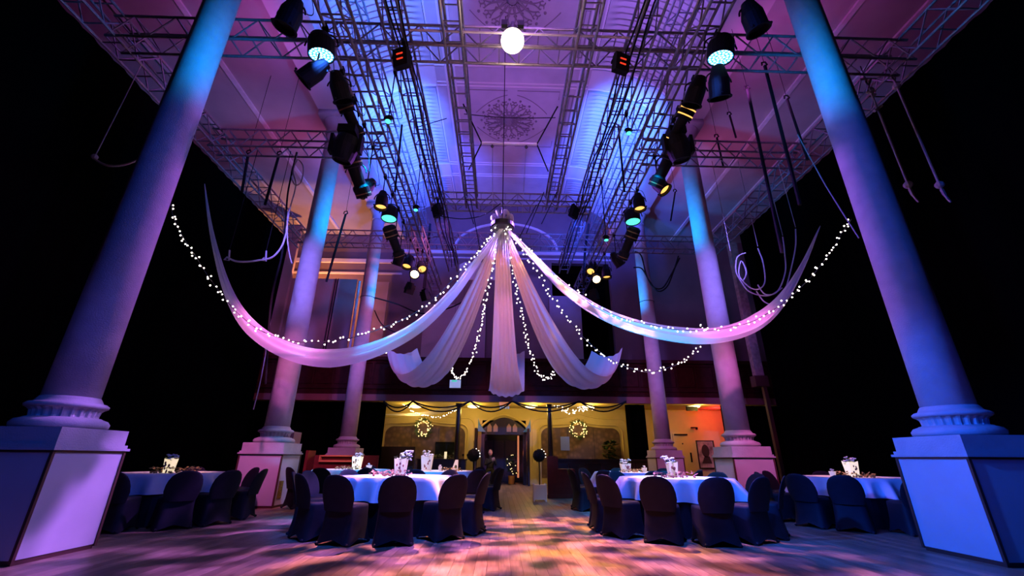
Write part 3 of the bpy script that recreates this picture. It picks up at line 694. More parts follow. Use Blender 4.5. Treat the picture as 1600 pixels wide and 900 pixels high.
fixture('profile', 547, 182, LX, 'black profile spot with gold slits on the left main truss', (.5, 1, -.9), None)
fixture('mover', 540, 232, LX, 'large black moving head lamp in front of the middle left column', (-.2, .2, -1), None)
fixture('profile', 556, 270, LX, 'long black scanner spot aimed down beside the middle left column', (.35, .9, -1), None, sc_=1.25)
fixture('par', 573, 292, LX, 'black par can with amber rim aimed down to the left over the aisle', (-.55, -.3, -1), 'amber', sc_=1.0)
fixture('par', 597, 312, LX, 'par can with glowing amber lens left of the hub, beside the green LED', (.0, -.05, -1), 'amber')
fixture('led', 609, 333, LX, 'LED wash light with green-cyan face, middle of the left main truss', (0, -.05, -1), 'g')
fixture('profile', 616, 378, LX, 'long unlit profile spot hanging past the left green LED', (.4, .8, -1), None, sc_=1.2)
fixture('par', 624, 402, LX, 'small dark par can before the far left cluster of amber lamps', (-.3, .3, -1), None)
fixture('par', 638, 408, LX, 'left-hand amber par can in the far left cluster', (-.1, -.3, -1), 'amber')
fixture('par', 658, 416, LX+.25, 'right-hand amber par can in the far left cluster', (.35, -.6, -.8), 'amber')
fixture('par', 649, 426, LX+.1, 'brightest warm lamp, star-like glare in the far left cluster', (.1, -1, -.8), 'hot')
fixture('wash', 640, 452, LX-.2, 'dark flood box hanging below the far left lamp cluster', (-.3, .3, -1), None)
fixture('wash', 664, 462, LX+.35, 'dark flood box right of the other one below the far left cluster', (.3, .3, -1), None)
fixture('par', 1176, 26, RX, 'dark par can with open barn doors at the near right end of the main truss', (.3, .2, -1), None)
fixture('led', 1126, 76, RX, 'big round LED wash light glowing pale cyan, nearest on the right main truss', (-.1, .2, -1), 'led')
fixture('par', 1123, 128, RX, 'unlit black par can just below the near right LED', (.15, .5, -1), None, sc_=1.1)
fixture('par', 1088, 142, RX, 'unlit black par can, third along the right main truss', (-.3, .6, -1), None, sc_=1.1)
fixture('profile', 1064, 192, RX, 'black profile spot with gold slits on the right main truss', (-.5, 1, -.9), 'amber')
fixture('mover', 1060, 232, RX, 'large black moving head lamp in front of the middle right column', (.2, .2, -1), None)
fixture('profile', 1040, 258, RX, 'long black scanner spot below the right moving head', (-.5, .9, -1), None, sc_=1.25)
fixture('par', 1029, 288, RX, 'black par can with amber rim aimed down to the right over the aisle', (.55, -.3, -1), 'amber')
fixture('par', 998, 315, RX, 'par can with glowing amber lens right of the hub', (0, -.05, -1), 'amber')
fixture('led', 988, 338, RX, 'LED wash light with green-cyan face, middle of the right main truss', (0, -.05, -1), 'g')
fixture('profile', 982, 380, RX, 'long unlit profile spot hanging past the right green LED', (-.4, .8, -1), None, sc_=1.2)
fixture('par', 963, 405, RX, 'small dark par can before the far right cluster of amber lamps', (.6, .3, -.8), None)
fixture('par', 947, 424, RX, 'lower amber par can on the right of the far right cluster', (.0, -.05, -1), 'amber')
fixture('par', 924, 420, RX-.25, 'amber par can on the left of the far right cluster', (-.3, -.6, -.8), 'amber')
fixture('par', 931, 434, RX-.15, 'brightest warm lamp of the far right cluster', (-.1, -1, -.8), 'hot')
fixture('wash', 928, 462, RX-.25, 'dark flood box hanging below the far right lamp cluster', (.3, .3, -1), None)
fixture('wash', 628, 92, -2.25, 'black moving wash lamp with red display left of the globe lamp', (.1, .3, -1), 'red', truss_z=H)
fixture('wash', 970, 100, 2.0, 'black moving wash lamp with red display right of the globe lamp', (-.1, .3, -1), 'red', truss_z=H)
fixture('wash', 683, 330, -2.33, 'black flood box under the far left end of the inner truss', (.3, .3, -1), None, truss_z=H)
fixture('wash', 897, 332, 2.0, 'black flood box under the far right end of the inner truss', (-.3, .3, -1), None, truss_z=H)
fixture('small', 607, 186, -2.58, 'small cyan spot on the inner left truss', (0, -.1, -1), 'ledg', truss_z=H)
fixture('small', 650, 325, -2.58, 'small cyan spot far along the inner left truss', (0, -.1, -1), 'ledg', truss_z=H)
fixture('small', 982, 205, 2.58, 'small cyan spot on the inner right truss', (0, -.1, -1), 'ledg', truss_z=H)
fixture('small', 947, 372, 2.58, 'small cyan spot far along the inner right truss', (0, -.1, -1), 'ledg', truss_z=H)

# ------------------------------------------------------------------ hub, fabric swags, fairy lights
HUB = V((-.28, 9.0, 6.28))
hub = thing('canopy_hub', 'round dark hub with tied white bow where all fabric swags meet', 'canopy hub', HUB)
build('ring', MB().lathe([(.26, -.10), (.29, -.07), (.29, .03), (.24, .06)], 28), 'alud', hub)
build('shackle', MB().tube([(.0, 0, .05), (.0, 0, .5)], .03, 6).ball((0, 0, .28), .06), 'alu', hub)
for a in range(6): build('bow_loop', MB().tube(spline([(0, 0, .08), (.2*cos(a), .2*sin(a), .3), (.24*cos(a+.4), .24*sin(a+.4), .12), (0, 0, .08)], 6), [.02]+[.045]*16+[.02]*2, 5), 'voile', hub)
for q in range(3):
    a = q*2*pi/3+.5; build('chain', MB().tube([(.25*cos(a), .25*sin(a), .03), (0, 0, .55)], .01, 4), 'rubber', hub)
o = build('hub_rope', MB().tube([(0, 0, .5), (-.01, 0, ZN-HUB.z-.03)], .012, 5), 'rubber', hub)

def swag(label, path, widths, trough=.22, folds=5, seed=0, flip=0, endflat=False, sidev=None):
    rnd = random.Random(seed); pts = path; N = len(pts); P = []
    W = lambda t: next((w0+(w1-w0)*(t-t0)/(t1-t0) for (t0, w0), (t1, w1) in zip(widths, widths[1:]) if t0 <= t <= t1), widths[-1][1])
    ph = rnd.random()*6
    for i, p in enumerate(pts):
        t = i/(N-1); tg = (pts[min(i+1, N-1)]-pts[max(i-1, 0)]).normalized()
        hz = V((tg.x, tg.y, 0)); 
        sd = V(sidev) if sidev else (V((0, 0, 1)).cross(hz)).normalized()
        up = tg.cross(sd).normalized(); 
        if up.z < 0 and not sidev: up = -up
        w_ = W(t); row = []
        for k in range(25):
            s = k/12-1
            lift = trough*w_*s*s*1.6
            pleat = .028*sin(folds*s*pi+ph+.8*t)*min(1, w_/.4)*(1.25-t*.6)
            row.append(p+sd*(s*w_/2*(1-.12*s*s))+up*(lift+pleat))
        P.append(row)
    o = build('fabric_swag', MB().grid(P), 'voile', smooth=True)
    return tag(o, label, 'drapery', 'white fabric swags')
YS = 9.0
lp = spline([HUB]+[at(x, y, Y=yy) for x, y, yy in ((748, 398, 9), (700, 458, 9), (640, 510, 9), (560, 543, 9), (480, 546, 9.1), (410, 515, 9.15), (365, 460, 9.2), (335, 370, 9.3), (320, 287, 9.4))], 8)
swag('long white fabric swag curving from the hub down and up to the left side', lp, [(0, .14), (.2, .36), (.5, .56), (.7, .42), (.85, .20), (1, .02)], .26, 4, 1, sidev=(.0, .75, .66))
rp = spline([HUB]+[at(x, y, Y=yy) for x, y, yy in ((835, 408, 9), (885, 460, 9), (950, 502, 9), (1030, 528, 9), (1110, 535, 9.1), (1175, 518, 9.15), (1220, 480, 9.2), (1255, 420, 9.3), (1282, 353, 9.4))], 8)
swag('long white fabric swag curving from the hub down and up to the right side', rp, [(0, .14), (.2, .40), (.5, .58), (.7, .52), (.85, .24), (1, .02)], .26, 4, 2, sidev=(.0, .75, .66))
def back_path(xe, sag, n=48, pw=1.0):
    out = []; E_ = V((xe, 17.3, 5.0))
    for i in range(n+1):
        t = i/n; p = HUB.lerp(E_, t); p.z -= sag*(4*t*(1-t))**pw*(1+.25*(t-.5)); out.append(p)
    return out
swag('white fabric swag from the hub to the balcony rail, left of the centre one', back_path(-4.4, 2.35), [(0, .16), (.25, .75), (.7, 1.6), (1, 1.45)], .16, 5, 3)
swag('white fabric swag from the hub to the balcony rail, right of the centre one', back_path(4.2, 2.35), [(0, .16), (.25, .75), (.7, 1.6), (1, 1.45)], .16, 5, 4)
swag('centre white fabric swag hanging straight from the hub to the balcony rail', back_path(0.05, 2.65), [(0, .30), (.3, .75), (.65, 1.35), (1, 1.5)], .10, 6, 5)
# foyer swag
o = swag('lilac-lit fabric swag hung inside the foyer near the left wreath', spline([at(600, 648, Y=19.2), at(655, 648, Y=19.2), at(690, 643, Y=19.2), at(722, 630, Y=19.2)], 8), [(0, .05), (.5, .25), (1, .3)], .1, 3, 6, sidev=(0, .5, .86))

bulb_me = MB().ball((0, 0, 0), .0165, 7, 5).mesh('bulb', M['bulb'])
bulbs_me = MB().ball((0, 0, 0), .026, 7, 5).mesh('bulb', M['bulb'])
def fairy(label, path, n, me=bulb_me, jit=.05, seed=0, cat='fairy lights', wires=2):
    rnd = random.Random(seed); p0 = path[0]
    t = thing('fairy_light_string', label, cat, p0, group='strings of fairy lights')
    wm = MB()
    for q in range(wires): wm.tube([p-p0+V((0, .0, .012*q*sin(i*.9))) for i, p in enumerate(path)], .005, 4)
    build('wire', wm, 'wire', t)
    L = [0]
    for a, b in zip(path, path[1:]): L.append(L[-1]+(b-a).length)
    for k in range(n):
        d = L[-1]*(k+.5+rnd.uniform(-.4, .4))/n
        i = next(j for j in range(1, len(L)) if L[j] >= d); f = (d-L[i-1])/(L[i]-L[i-1]+1e-9)
        p = path[i-1].lerp(path[i], f)-p0+V((rnd.uniform(-jit, jit), rnd.uniform(-jit, jit), rnd.uniform(-jit, jit)))
        link('bulb', me, t, p)
def pxpath(L): return spline([HUB+V((0, -.15, .05))]+[at(x, y, Y=yy) for x, y, yy in L], 8)
fairy('fairy lights above the long left swag, running behind the near left column', pxpath([(735, 405, 8.8), (700, 445, 8.8), (650, 488, 8.8), (560, 525, 8.8), (470, 534, 8.8), (400, 512, 8.8), (350, 465, 8.8), (305, 400, 8.8), (275, 350, 8.8), (267, 320, 8.75)]), 105, seed=1)
fairy('fairy lights above the long right swag, running behind the near right column', pxpath([(845, 412, 8.8), (900, 455, 8.8), (960, 492, 8.8), (1040, 512, 8.8), (1110, 516, 8.8), (1180, 500, 8.8), (1240, 460, 8.8), (1290, 405, 8.8), (1318, 360, 8.8), (1334, 338, 8.8)]), 105, seed=2)
fairy('fairy lights dipping just below the long left swag', pxpath([(740, 410, 9.6), (690, 470, 9.8), (620, 540, 10), (565, 555, 10), (520, 566, 10), (478, 564, 10), (430, 545, 10), (402, 525, 10)]), 80, seed=3)
fairy('fairy lights falling in a deep curve to the middle right column', pxpath([(830, 410, 9.4), (870, 475, 9.7), (910, 525, 10), (955, 562, 10.2), (1010, 581, 10.4), (1060, 568, 10.6), (1090, 545, 10.7), (1098, 502, 10.8)]), 95, seed=4)
fairy('fairy lights hanging between the centre swag and the left back swag', pxpath([(772, 400, 9.6), (762, 450, 10.3), (752, 500, 11.2), (742, 550, 12.3), (728, 580, 13.0), (714, 592, 13.6), (706, 575, 14.2)]), 95, seed=5)
fairy('fairy lights hanging between the centre swag and the right back swag', pxpath([(798, 400, 9.6), (806, 450, 10.3), (817, 500, 11.2), (830, 555, 12.3), (842, 585, 13.0), (857, 592, 13.6), (868, 578, 14.2)]), 90, seed=6)
fairy('fairy lights along the foyer ceiling above the left wreath', spline([at(608, 628, Y=19), at(632, 632, Y=19), at(645, 643, Y=19), at(662, 649, Y=19), at(690, 651, Y=19), at(720, 636, Y=19)], 8), 40, me=bulb_me, jit=.03, seed=7)
fairy('fairy lights looped along the foyer ceiling above the right wreath', spline([at(864, 633, Y=19), at(880, 640, Y=19), at(900, 642, Y=19), at(925, 636, Y=19)], 8), 60, me=bulb_me, jit=.12, seed=8)

# ------------------------------------------------------------------ wreaths and black cable garland
for X, nm_, z in ((-3.66, 'left', 2.32), (3.26, 'right', 2.30)):
    t = thing('lit_wreath', 'round twig wreath with warm fairy bulbs on the %s patterned panel' % nm_, 'wreath', (X, YF-.14, z))
    m_ = MB(); rnd = random.Random(3 if X < 0 else 4)
    for q in range(5): m_.tube([(.33*cos(a*pi/14)+rnd.uniform(-.04, .04), rnd.uniform(-.03, .03), .33*sin(a*pi/14)+rnd.uniform(-.04, .04)) for a in range(28)], .016, 4, True)
    for q in range(60):
        a = rnd.uniform(0, 2*pi); r1 = rnd.uniform(.26, .36); m_.tube([(r1*cos(a), 0, r1*sin(a)), ((r1+.13)*cos(a+.3), rnd.uniform(-.06, .02), (r1+.13)*sin(a+.3))], .01, 3)
    build('twigs', m_, 'leaf', t)
    wb_me = MB().ball((0, 0, 0), .024, 6, 4).mesh('bulb', M['bulbw'])
    for q in range(44):
        a = rnd.uniform(0, 2*pi); r1 = rnd.uniform(.20, .42); link('bulb', wb_me, t, (r1*cos(a), -.06, r1*sin(a)))
    point((X, YF-.5, z), (1, .6, .25), 3, .15)
xs = [600, 645, 735, 800, 905, 978]
for i in range(len(xs)-1):
    for dz, q in ((0, 0), (8, 1)):
        a, b = at(xs[i], 627, Y=YP-.2), at(xs[i+1], 627, Y=YP-.2)
        pts = [a.lerp(b, t/10)-V((0, q*.05, (.24+.16*q)*4*(t/10)*(1-t/10))) for t in range(11)]
        o = build('black_garland', MB().tube(pts, .028, 5), 'rubber')
        tag(o, '%s black cable loop under the balcony edge, %s' % (('upper', 'lower')[q], ('far left end', 'left of the foyer doorway', 'over the foyer doorway', 'right of the foyer doorway', 'far right end')[i]), 'cable', 'black cable loops under the balcony')

# ------------------------------------------------------------------ tables
def cloth_mesh(R, z, drop, seed, corner=0):
    rnd = random.Random(seed); n = 170; rows = []
    ph = rnd.random()*6
    for q in range(7):
        t = q/6; row = []
        for k in range(n+1):
            a = 2*pi*k/n; cr = 1+corner*max(0, cos(4*a+ph*0))**4
            w1 = (.5+.5*sin(17*a+ph+1.8*sin(3*a)))**1.6
            r = R+.010+t**.8*(.015+.16*w1)*(1+.4*sin(2*a+ph)); zz = z-drop*t*cr+(.0 if q else .012)
            row.append((r*cos(a), r*sin(a), zz))
        rows.append(row)
    top = [[(R*f*cos(2*pi*k/n), R*f*sin(2*pi*k/n), z+.014) for k in range(n+1)] for f in (.01, .5, .98)]
    return MB().grid(top+rows)
tabs = {}
def table(key, x, y, label, R=.915):
    t = thing('round_table', 'round banquet table under the white cloth, '+label, 'table', (x, y, 0), group='round banquet tables')
    build('tabletop', MB().lathe([(R, .735), (R, .765)], 48), 'darkwood', t)
    for k in range(4):
        a = pi/4+k*pi/2; build('leg', MB().tube([(.62*cos(a), .62*sin(a), 0), (.62*cos(a), .62*sin(a), .735)], .018, 6), 'alud', t)
    c = build('tablecloth', cloth_mesh(R, .768, .29, len(tabs)+11, .06), 'linen', loc=(x, y, 0), smooth=True)
    build('added_dark_under_cloth', MB().lathe([(R+.02, .005), (R+.005, .4), (R-.01, .73)], 72, fn=lambda r, z, k: r+.02*sin(k*1.3)*(1-z), cap=False), 'cover', c)  # black sheet added to keep the space under the table dark
    tag(c, 'white round tablecloth on the table '+label, 'tablecloth', 'white tablecloths'); tabs[key] = (x, y)
table('nl', -1.98, 7.85, 'nearest left of the central aisle')
table('nr', 2.75, 7.9, 'nearest right of the central aisle')
table('fl', -1.75, 10.95, 'second left of the central aisle, behind the nearest')
table('fr', 2.95, 10.95, 'second right of the central aisle, behind the nearest')
table('ol', -3.95, 11.75, 'beside the middle left column, far left')
table('sl', -6.35, 8.8, 'in the left aisle behind the near left pedestal')
table('sr', 6.5, 8.8, 'in the right aisle behind the near right pedestal')

# ------------------------------------------------------------------ spandex covered chairs
def rrect(wx, wy, n=28, e=.38):
    out = []
    for k in range(n):
        a = 2*pi*k/n; c, s_ = cos(a), sin(a)
        out.append((wx/2*math.copysign(abs(c)**e, c), wy/2*math.copysign(abs(s_)**e, s_)))
    return out
def chair():
    t = thing('covered_chair', 'x', 'chair')
    rows = []
    for z, wx, wy, yo in ((0, .55, .54, .0), (.08, .52, .50, 0), (.2, .485, .45, 0), (.34, .465, .43, 0), (.43, .455, .43, 0), (.465, .44, .415, 0), (.475, .36, .36, 0), (.477, .02, .02, 0)):
        row = []
        for (x, y) in rrect(wx, wy):
            zz = z
            if z < .1:
                ex = abs(x)/(wx/2); ey = abs(y)/(wy/2); edge = 1-min(1, (min(ex, ey)/.80))
                zz = z+.075*(edge**.7)*(1-z/.1*.4); sh = 1-.10*edge
                x *= sh; y *= sh
            row.append((x, y+yo, zz))
        row.append(row[0]); rows.append(row)
    build('seat_cover', MB().grid(rows), 'cover', t, smooth=True)
    rows = []
    for z, wd, th in ((.40, .42, .07), (.46, .455, .06), (.55, .50, .05), (.64, .495, .045), (.71, .465, .042), (.77, .405, .04), (.815, .31, .036), (.842, .19, .03), (.85, .02, .01)):
        yo = -.20-.13*((z-.4)/.45)**1.1; row = []
        for k in range(20):
            a = 2*pi*k/20; x = wd/2*math.copysign(abs(cos(a))**.7, cos(a))
            row.append((x, yo+th/2*sin(a)-.03*(1-(2*x/.43)**2), z))
        row.append(row[0]); rows.append(row)
    rows.append([(0, -.33, .851)]*21)
    build('back_cover', MB().grid(rows), 'cover', t, smooth=True)
    for sx in (-1, 1):
        for sy in (-1, 1): build('foot_pocket', MB().ball((sx*.225, sy*.245, .022), .026, 6, 4, (1, 1, .85)), 'cover', t)
    return t
ch0 = chair(); used = [False]
CLK = lambda a: ('right', 'right rear', 'rear right', 'rear', 'rear left', 'left rear', 'left', 'left front', 'front left', 'front', 'front right', 'right front')
def chairs(key, angs, tname, rad=1.26, jr=.05, tilt=()):
    x, y = tabs[key]; rnd = random.Random(len(key)+ord(key[0])+ord(key[1]))
    words = ['on its right-hand side', 'right-hand side, a little behind', 'rear right', 'behind it, right of centre', 'straight behind it', 'behind it, left of centre', 'rear left', 'left-hand side, a little behind', 'on its left-hand side', 'left-hand side, toward us', 'front left', 'in front, left of centre', 'in front, centred', 'in front, right of centre', 'front right', 'right-hand side, toward us']
    seen = set()
    for a in angs:
        k = int(round((a % 360)/22.5)) % 16
        while k in seen: k = (k+1) % 16
        seen.add(k)
        r = rad+rnd.uniform(-jr, jr); A = radians(a); c = ch0 if not used[0] else copy_tree(ch0); used[0] = True
        c.location = (x+r*cos(A), y+r*sin(A), 0); c.rotation_euler = (0, 0, A+pi/2+rnd.uniform(-.08, .08))
        c['label'] = 'black stretch-covered chair at the %s table, %s' % (tname, words[k]); c['group'] = 'black covered chairs around the tables'
chairs('nl', [170, 196, 224, 254, 284, 316, 343, 12, 62, 100, 135], 'nearest left')
chairs('nr', [8, 326, 298, 268, 239, 210, 186, 158, 115, 75, 40], 'nearest right')
chairs('fl', [20, 345, 312, 262, 225, 180, 130, 85, 50], 'second left')
chairs('fr', [160, 195, 230, 268, 312, 0, 45, 90, 130], 'second right')
chairs('ol', [300, 262, 228, 90, 40], 'rear outer left')
chairs('sl', [336, 312, 280, 240, 10, 60, 110], 'left aisle', 1.3)
chairs('sr', [204, 228, 262, 300, 170, 120, 70], 'right aisle', 1.3)

# ------------------------------------------------------------------ centrepieces
def leafy(mb, c, n, R, r, rnd, flat=.35):
    for q in range(n):
        a = rnd.uniform(0, 2*pi); d = R*rnd.random()**.6; x, y, z = c[0]+d*cos(a), c[1]+d*sin(a), c[2]+rnd.uniform(0, R*flat)
        b = rnd.uniform(0, 2*pi); u = V((cos(b), sin(b), rnd.uniform(-.2, .8))).normalized()*r; v = V((-sin(b), cos(b), rnd.uniform(-.3, .3)))*r*.45
        p = V((x, y, z)); mb.add([p, p+u*.5+v, p+u, p+u*.5-v], [(0, 1, 2, 3)])
def flowers(mb, c, n, R, rnd, r=.035, up=1.0):
    for q in range(n):
        a = rnd.uniform(0, 2*pi); d = R*rnd.random()**.5; x, y, z = c[0]+d*cos(a), c[1]+d*sin(a), c[2]+rnd.uniform(0, R*up)
        for k in range(5):
            b = 2*pi*k/5+q; mb.ball((x+r*.7*cos(b), y+r*.7*sin(b), z+.005*k), r*.62, 6, 4, (1, 1, .55))
        mb.ball((x, y, z+r*.3), r*.4, 5, 4)
ZT = .782
def bag(x, y, label, mt='bag', fl='petal', w_=.15, h_=.24, seed=1, tilt=0):
    rnd = random.Random(seed); t = thing('flower_bag', label, 'centrepiece', (x, y, ZT))
    m_ = MB(); b = w_*.38; u = w_*.5
    pts = [(-b, -b, 0), (b, -b, 0), (b, b, 0), (-b, b, 0)]
    top = [(-u, -u, h_), (0, -u*.95, h_*.93), (u, -u, h_*1.04), (u*.95, 0, h_*.95), (u, u, h_), (0, u, h_*.92), (-u, u, h_*1.05), (-u*.95, 0, h_*.94)]
    bt = [(-b, -b, 0), (0, -b, 0), (b, -b, 0), (b, 0, 0), (b, b, 0), (0, b, 0), (-b, b, 0), (-b, 0, 0)]
    m_.add(bt+top, [(k, (k+1) % 8, 8+(k+1) % 8, 8+k) for k in range(8)]+[tuple(range(8))[::-1]])
    build('paper_bag', m_, mt, t)
    m_ = MB(); flowers(m_, (tilt*.05, 0, h_*.9), 16, w_*.5, rnd, .03, 1.0)
    if tilt: flowers(m_, (tilt*.12, 0, h_*1.15), 8, w_*.35, rnd, .03)
    build('blossom', m_, fl, t, smooth=True)
    m_ = MB(); leafy(m_, (0, -.01, h_*.85), 18, w_*.55, .06, rnd, .8); build('leaves', m_, 'leaf', t)
    m_ = MB()
    for q in range(7): 
        a = rnd.uniform(-.8, .8); m_.ball((a*b*1.0, -b-.012-.01, h_*rnd.uniform(.15, .75)), .012+.01*rnd.random(), 5, 4, (1, .3, 1.3))
    build('printed_sprig', m_, 'berry', t)
    return t
def pot(x, y, label, seed=1, r=.042):
    t = thing('small_white_pot', label, 'pot', (x, y, ZT))
    build('pot', MB().lathe([(r*.75, 0), (r, .09), (r*1.03, .10), (r*.9, .10), (r*.86, .085)], 18), 'bag', t)
    m_ = MB(); flowers(m_, (0, 0, .095), 5, r*.6, random.Random(seed), .016); build('sweets', m_, 'petal', t)
def garland(x, y, label, mt, seed=1, R=.3, n=70, r=.05):
    rnd = random.Random(seed); m_ = MB(); leafy(m_, (0, 0, .005), n, R, r, rnd, .22)
    for q in range(n//4):
        a = rnd.uniform(0, 2*pi); d = R*rnd.random()**.5; m_.ball((d*cos(a), d*sin(a), .02), .018, 5, 4)
    o = build('table_garland', m_, mt, loc=(x, y, ZT)); tag(o, label, 'garland', 'leaf garlands on the tables'); o['kind'] = 'stuff'
bag(-1.92, 7.85, 'white printed paper bag of lilac flowers on the nearest left table', seed=2, w_=.20, h_=.27, tilt=1)
garland(-2.05, 7.75, 'dark berry garland round the flower bag on the nearest left table', 'berry', 3, .36, 110)
bag(2.72, 7.9, 'glass-white vase bag with orchid sprays on the nearest right table', seed=5, w_=.16, h_=.24, tilt=-1)
garland(2.72, 7.8, 'dark berry garland round the orchid bag on the nearest right table', 'berry', 6, .36, 110)
bag(-1.97, 10.95, 'white paper bag of pale flowers on the second left table', seed=7, w_=.26, h_=.33)
t = thing('menu_stand', 'small white leaf-printed card stand on the second left table', 'card', (-1.30, 10.9, ZT)); build('card', MB().poly([(-.08, 0, 0), (.07, 0, 0), (.07, 0, .24), (0, 0, .24)], .01, (0, 1, 0)), 'bag', t); build('leaf_print', MB().ball((.02, -.012, .09), .03, 6, 4, (1, .1, 1.4)), 'leaf', t)
garland(-1.40, 10.85, 'golden leaf garland at the card stand on the second left table', 'gold', 8, .28, 80)
pot(-1.62, 10.7, 'small white pot beside the card stand on the second left table', 9)
pot(-1.95, 8.15, 'small clear pot behind the flower bag on the nearest left table', 10, .03)
bag(2.75, 10.95, 'bouquet of cream roses on the second right table', seed=11, w_=.22, h_=.18)
garland(2.85, 10.85, 'golden leaf garland under the cream roses on the second right table', 'gold', 12, .30, 80)
pot(3.12, 10.7, 'small white pot beside the cream roses on the second right table', 13, .06)
bag(-3.85, 11.75, 'cream lantern bag of flowers on the rear outer left table', 'candle', seed=14, w_=.22, h_=.30)
garland(-4.05, 11.65, 'golden leaf garland on the rear outer left table', 'gold', 15, .3, 80)
pot(-3.5, 11.6, 'small white pot right of the lantern bag on the rear outer left table', 16, .07)
bag(-6.2, 8.5, 'candle-lit white vase of roses on the left aisle table', 'candle', seed=17, w_=.15, h_=.24)
garland(-6.15, 8.55, 'gold leaf garland with sprigs on the left aisle table', 'gold', 18, .38, 120, .06)
bag(6.38, 8.55, 'candle-lit printed lantern bag on the right aisle table', 'candle', seed=19, w_=.18, h_=.27)
garland(6.35, 8.5, 'gold leaf garland round the lantern bag on the right aisle table', 'gold', 20, .34, 110, .06)
pot(5.92, 8.45, 'small white cone pot left of the lantern bag on the right aisle table', 21, .055)

# ------------------------------------------------------------------ foyer furniture, topiary, person
for px, nm_, X in ((843, 'right', .85), (740, 'left', -.98)):
    t = thing('topiary_tree', 'ball-shaped topiary in a square white planter %s of the doorway' % nm_, 'topiary', (X, 12.8, 0))
    m_ = MB(); wq = .16
    build('planter', MB().add([(-wq*.92,-wq*.92,.04),(wq*.92,-wq*.92,.04),(wq*.92,wq*.92,.04),(-wq*.92,wq*.92,.04),(-wq,-wq,.40),(wq,-wq,.40),(wq,wq,.40),(-wq,wq,.40)], [(0,3,2,1),(4,5,6,7),(0,1,5,4),(1,2,6,5),(2,3,7,6),(3,0,4,7)]), 'white', t)
    for a in (-1, 1):
        for b in (-1, 1): build('corner_post', MB().box((a*wq-.018, b*wq-.018, 0), (a*wq+.018, b*wq+.018, .43)), 'white', t)
    build('stem', MB().tube([(0, 0, .38), (.01, 0, .7), (0, 0, 1.0)], .018, 6), 'darkwood', t)
    build('support_cane', MB().tube([(.05, 0, .38), (.05, 0, 1.02)], .009, 5), 'rib', t)
    rnd = random.Random(5); m_ = MB().ball((0, 0, 1.14), .165, 18, 12)
    for q in range(260):
        u = V((rnd.gauss(0, 1), rnd.gauss(0, 1), rnd.gauss(0, 1))).normalized(); c = V((0, 0, 1.14))+u*.165; s1 = u.orthogonal().normalized()*.02; s2 = u.cross(s1)
        m_.add([c-s1, c+s2+u*.012, c+s1, c-s2+u*.012], [(0, 1, 2, 3)])
    build('leaf_ball', m_, 'topi', t)
    bm_ = MB().ball((0, 0, 0), .010, 5, 4).mesh('bulb', M['bulb'])
    for q in range(7):
        a = q*.45-.2
        if q < 4: link('bulb', bm_, t, (.18*cos(a), -.06, 1.14+.18*sin(a)))
t = thing('orange_planter', 'small orange planter with a lit leafy shrub inside the doorway', 'plant', (.30, 20.9, 0))
build('pot', MB().lathe([(.13, 0), (.16, .34), (.14, .34)], 16), mat('orange_pot', (.6, .25, .08), .6), t)
m_ = MB(); leafy(m_, (0, 0, .4), 220, .24, .12, random.Random(2), 3.2); build('foliage', m_, 'leaf', t)
bm_ = MB().ball((0, 0, 0), .02, 5, 4).mesh('bulb', M['bulbw'])
for q in range(14):
    r_ = random.Random(q+40); link('bulb', bm_, t, (r_.uniform(-.22, .22), -.2, r_.uniform(.4, 1.3)))
t = thing('bar_counter', 'dark bar counter with red end panel right of the doorway', 'counter', (2.9, 18.2, 0))
build('worktop', MB().box((-1.2, -.3, 1.0), (3.0, .4, 1.06)), 'darkwood', t); build('front_panel', MB().box((-1.1, -.2, 0), (2.9, -.12, 1.0)), 'darkwood', t)
for k in range(6): build('panel_trim', MB().tube([(-1.0+.65*k, -.21, .12), (-.45+.65*k, -.21, .12), (-.45+.65*k, -.21, .9), (-1.0+.65*k, -.21, .9)], .015, 4, True), 'edge', t)
t = thing('red_screen_panel', 'red wooden panel unit standing right of the white planter', 'screen', (1.36, 13.6, 0))
build('board', MB().box((-.2, 0, 0), (.12, .08, 1.13)), 'redwood', t); build('shelf_box', MB().box((.12, 0, 0), (.62, .5, .78)), 'redwood', t); build('kick_board', MB().box((-.22, -.02, 0), (.64, .0, .1)), 'redwood', t)
t = thing('red_wooden_pew', 'red wooden pew with orange-lit shelf beside the back left column', 'bench', (-5.0, 14.4, 0))
build('back_board', MB().box((-1.1, .3, 0), (.9, .36, 1.12)), 'redwood', t); build('end_board', MB().box((-1.2, -.2, 0), (-1.12, .36, 1.25)), 'redwood', t); build('seat', MB().box((-1.1, -.2, .42), (.9, .3, .48)), 'redwood', t)
build('lit_shelf', MB().box((-.9, .18, .92), (.1, .3, .97)).box((-.9, .18, 1.08), (.1, .3, 1.12)).box((-.92, .18, .92), (-.88, .3, 1.12)), mat('orange_pine', (.75, .33, .12), .5), t)
point((-5.2, 13.9, 1.4), (1, .3, .08), 5, .05)
t = thing('sofa', 'dark high-backed sofa against the left patterned panel', 'sofa', (-4.6, 19.3, 0))
build('backrest', MB().box((-.9, .35, .1), (.7, .55, 1.5)), 'darkwood', t); build('seat', MB().box((-.9, -.35, .1), (.7, .35, .5)), 'darkwood', t)
t = thing('drinks_counter', 'dark counter with bottles and greenery under the left iron post', 'counter', (-2.6, 18.6, 0))
build('body', MB().box((-.9, -.25, 0), (1.0, .25, .98)), 'darkwood', t); build('top', MB().box((-.95, -.3, .98), (1.05, .3, 1.02)), 'darkwood', t)
m_ = MB(); rnd = random.Random(9)
for k in range(5): leafy(m_, (-.6+.3*k, -.1, 1.02), 40, .16, .08, rnd, .9)
o = build('counter_greenery', m_, 'leaf', loc=(-2.6, 18.6, 0)); tag(o, 'row of leafy greenery along the left drinks counter', 'plant')
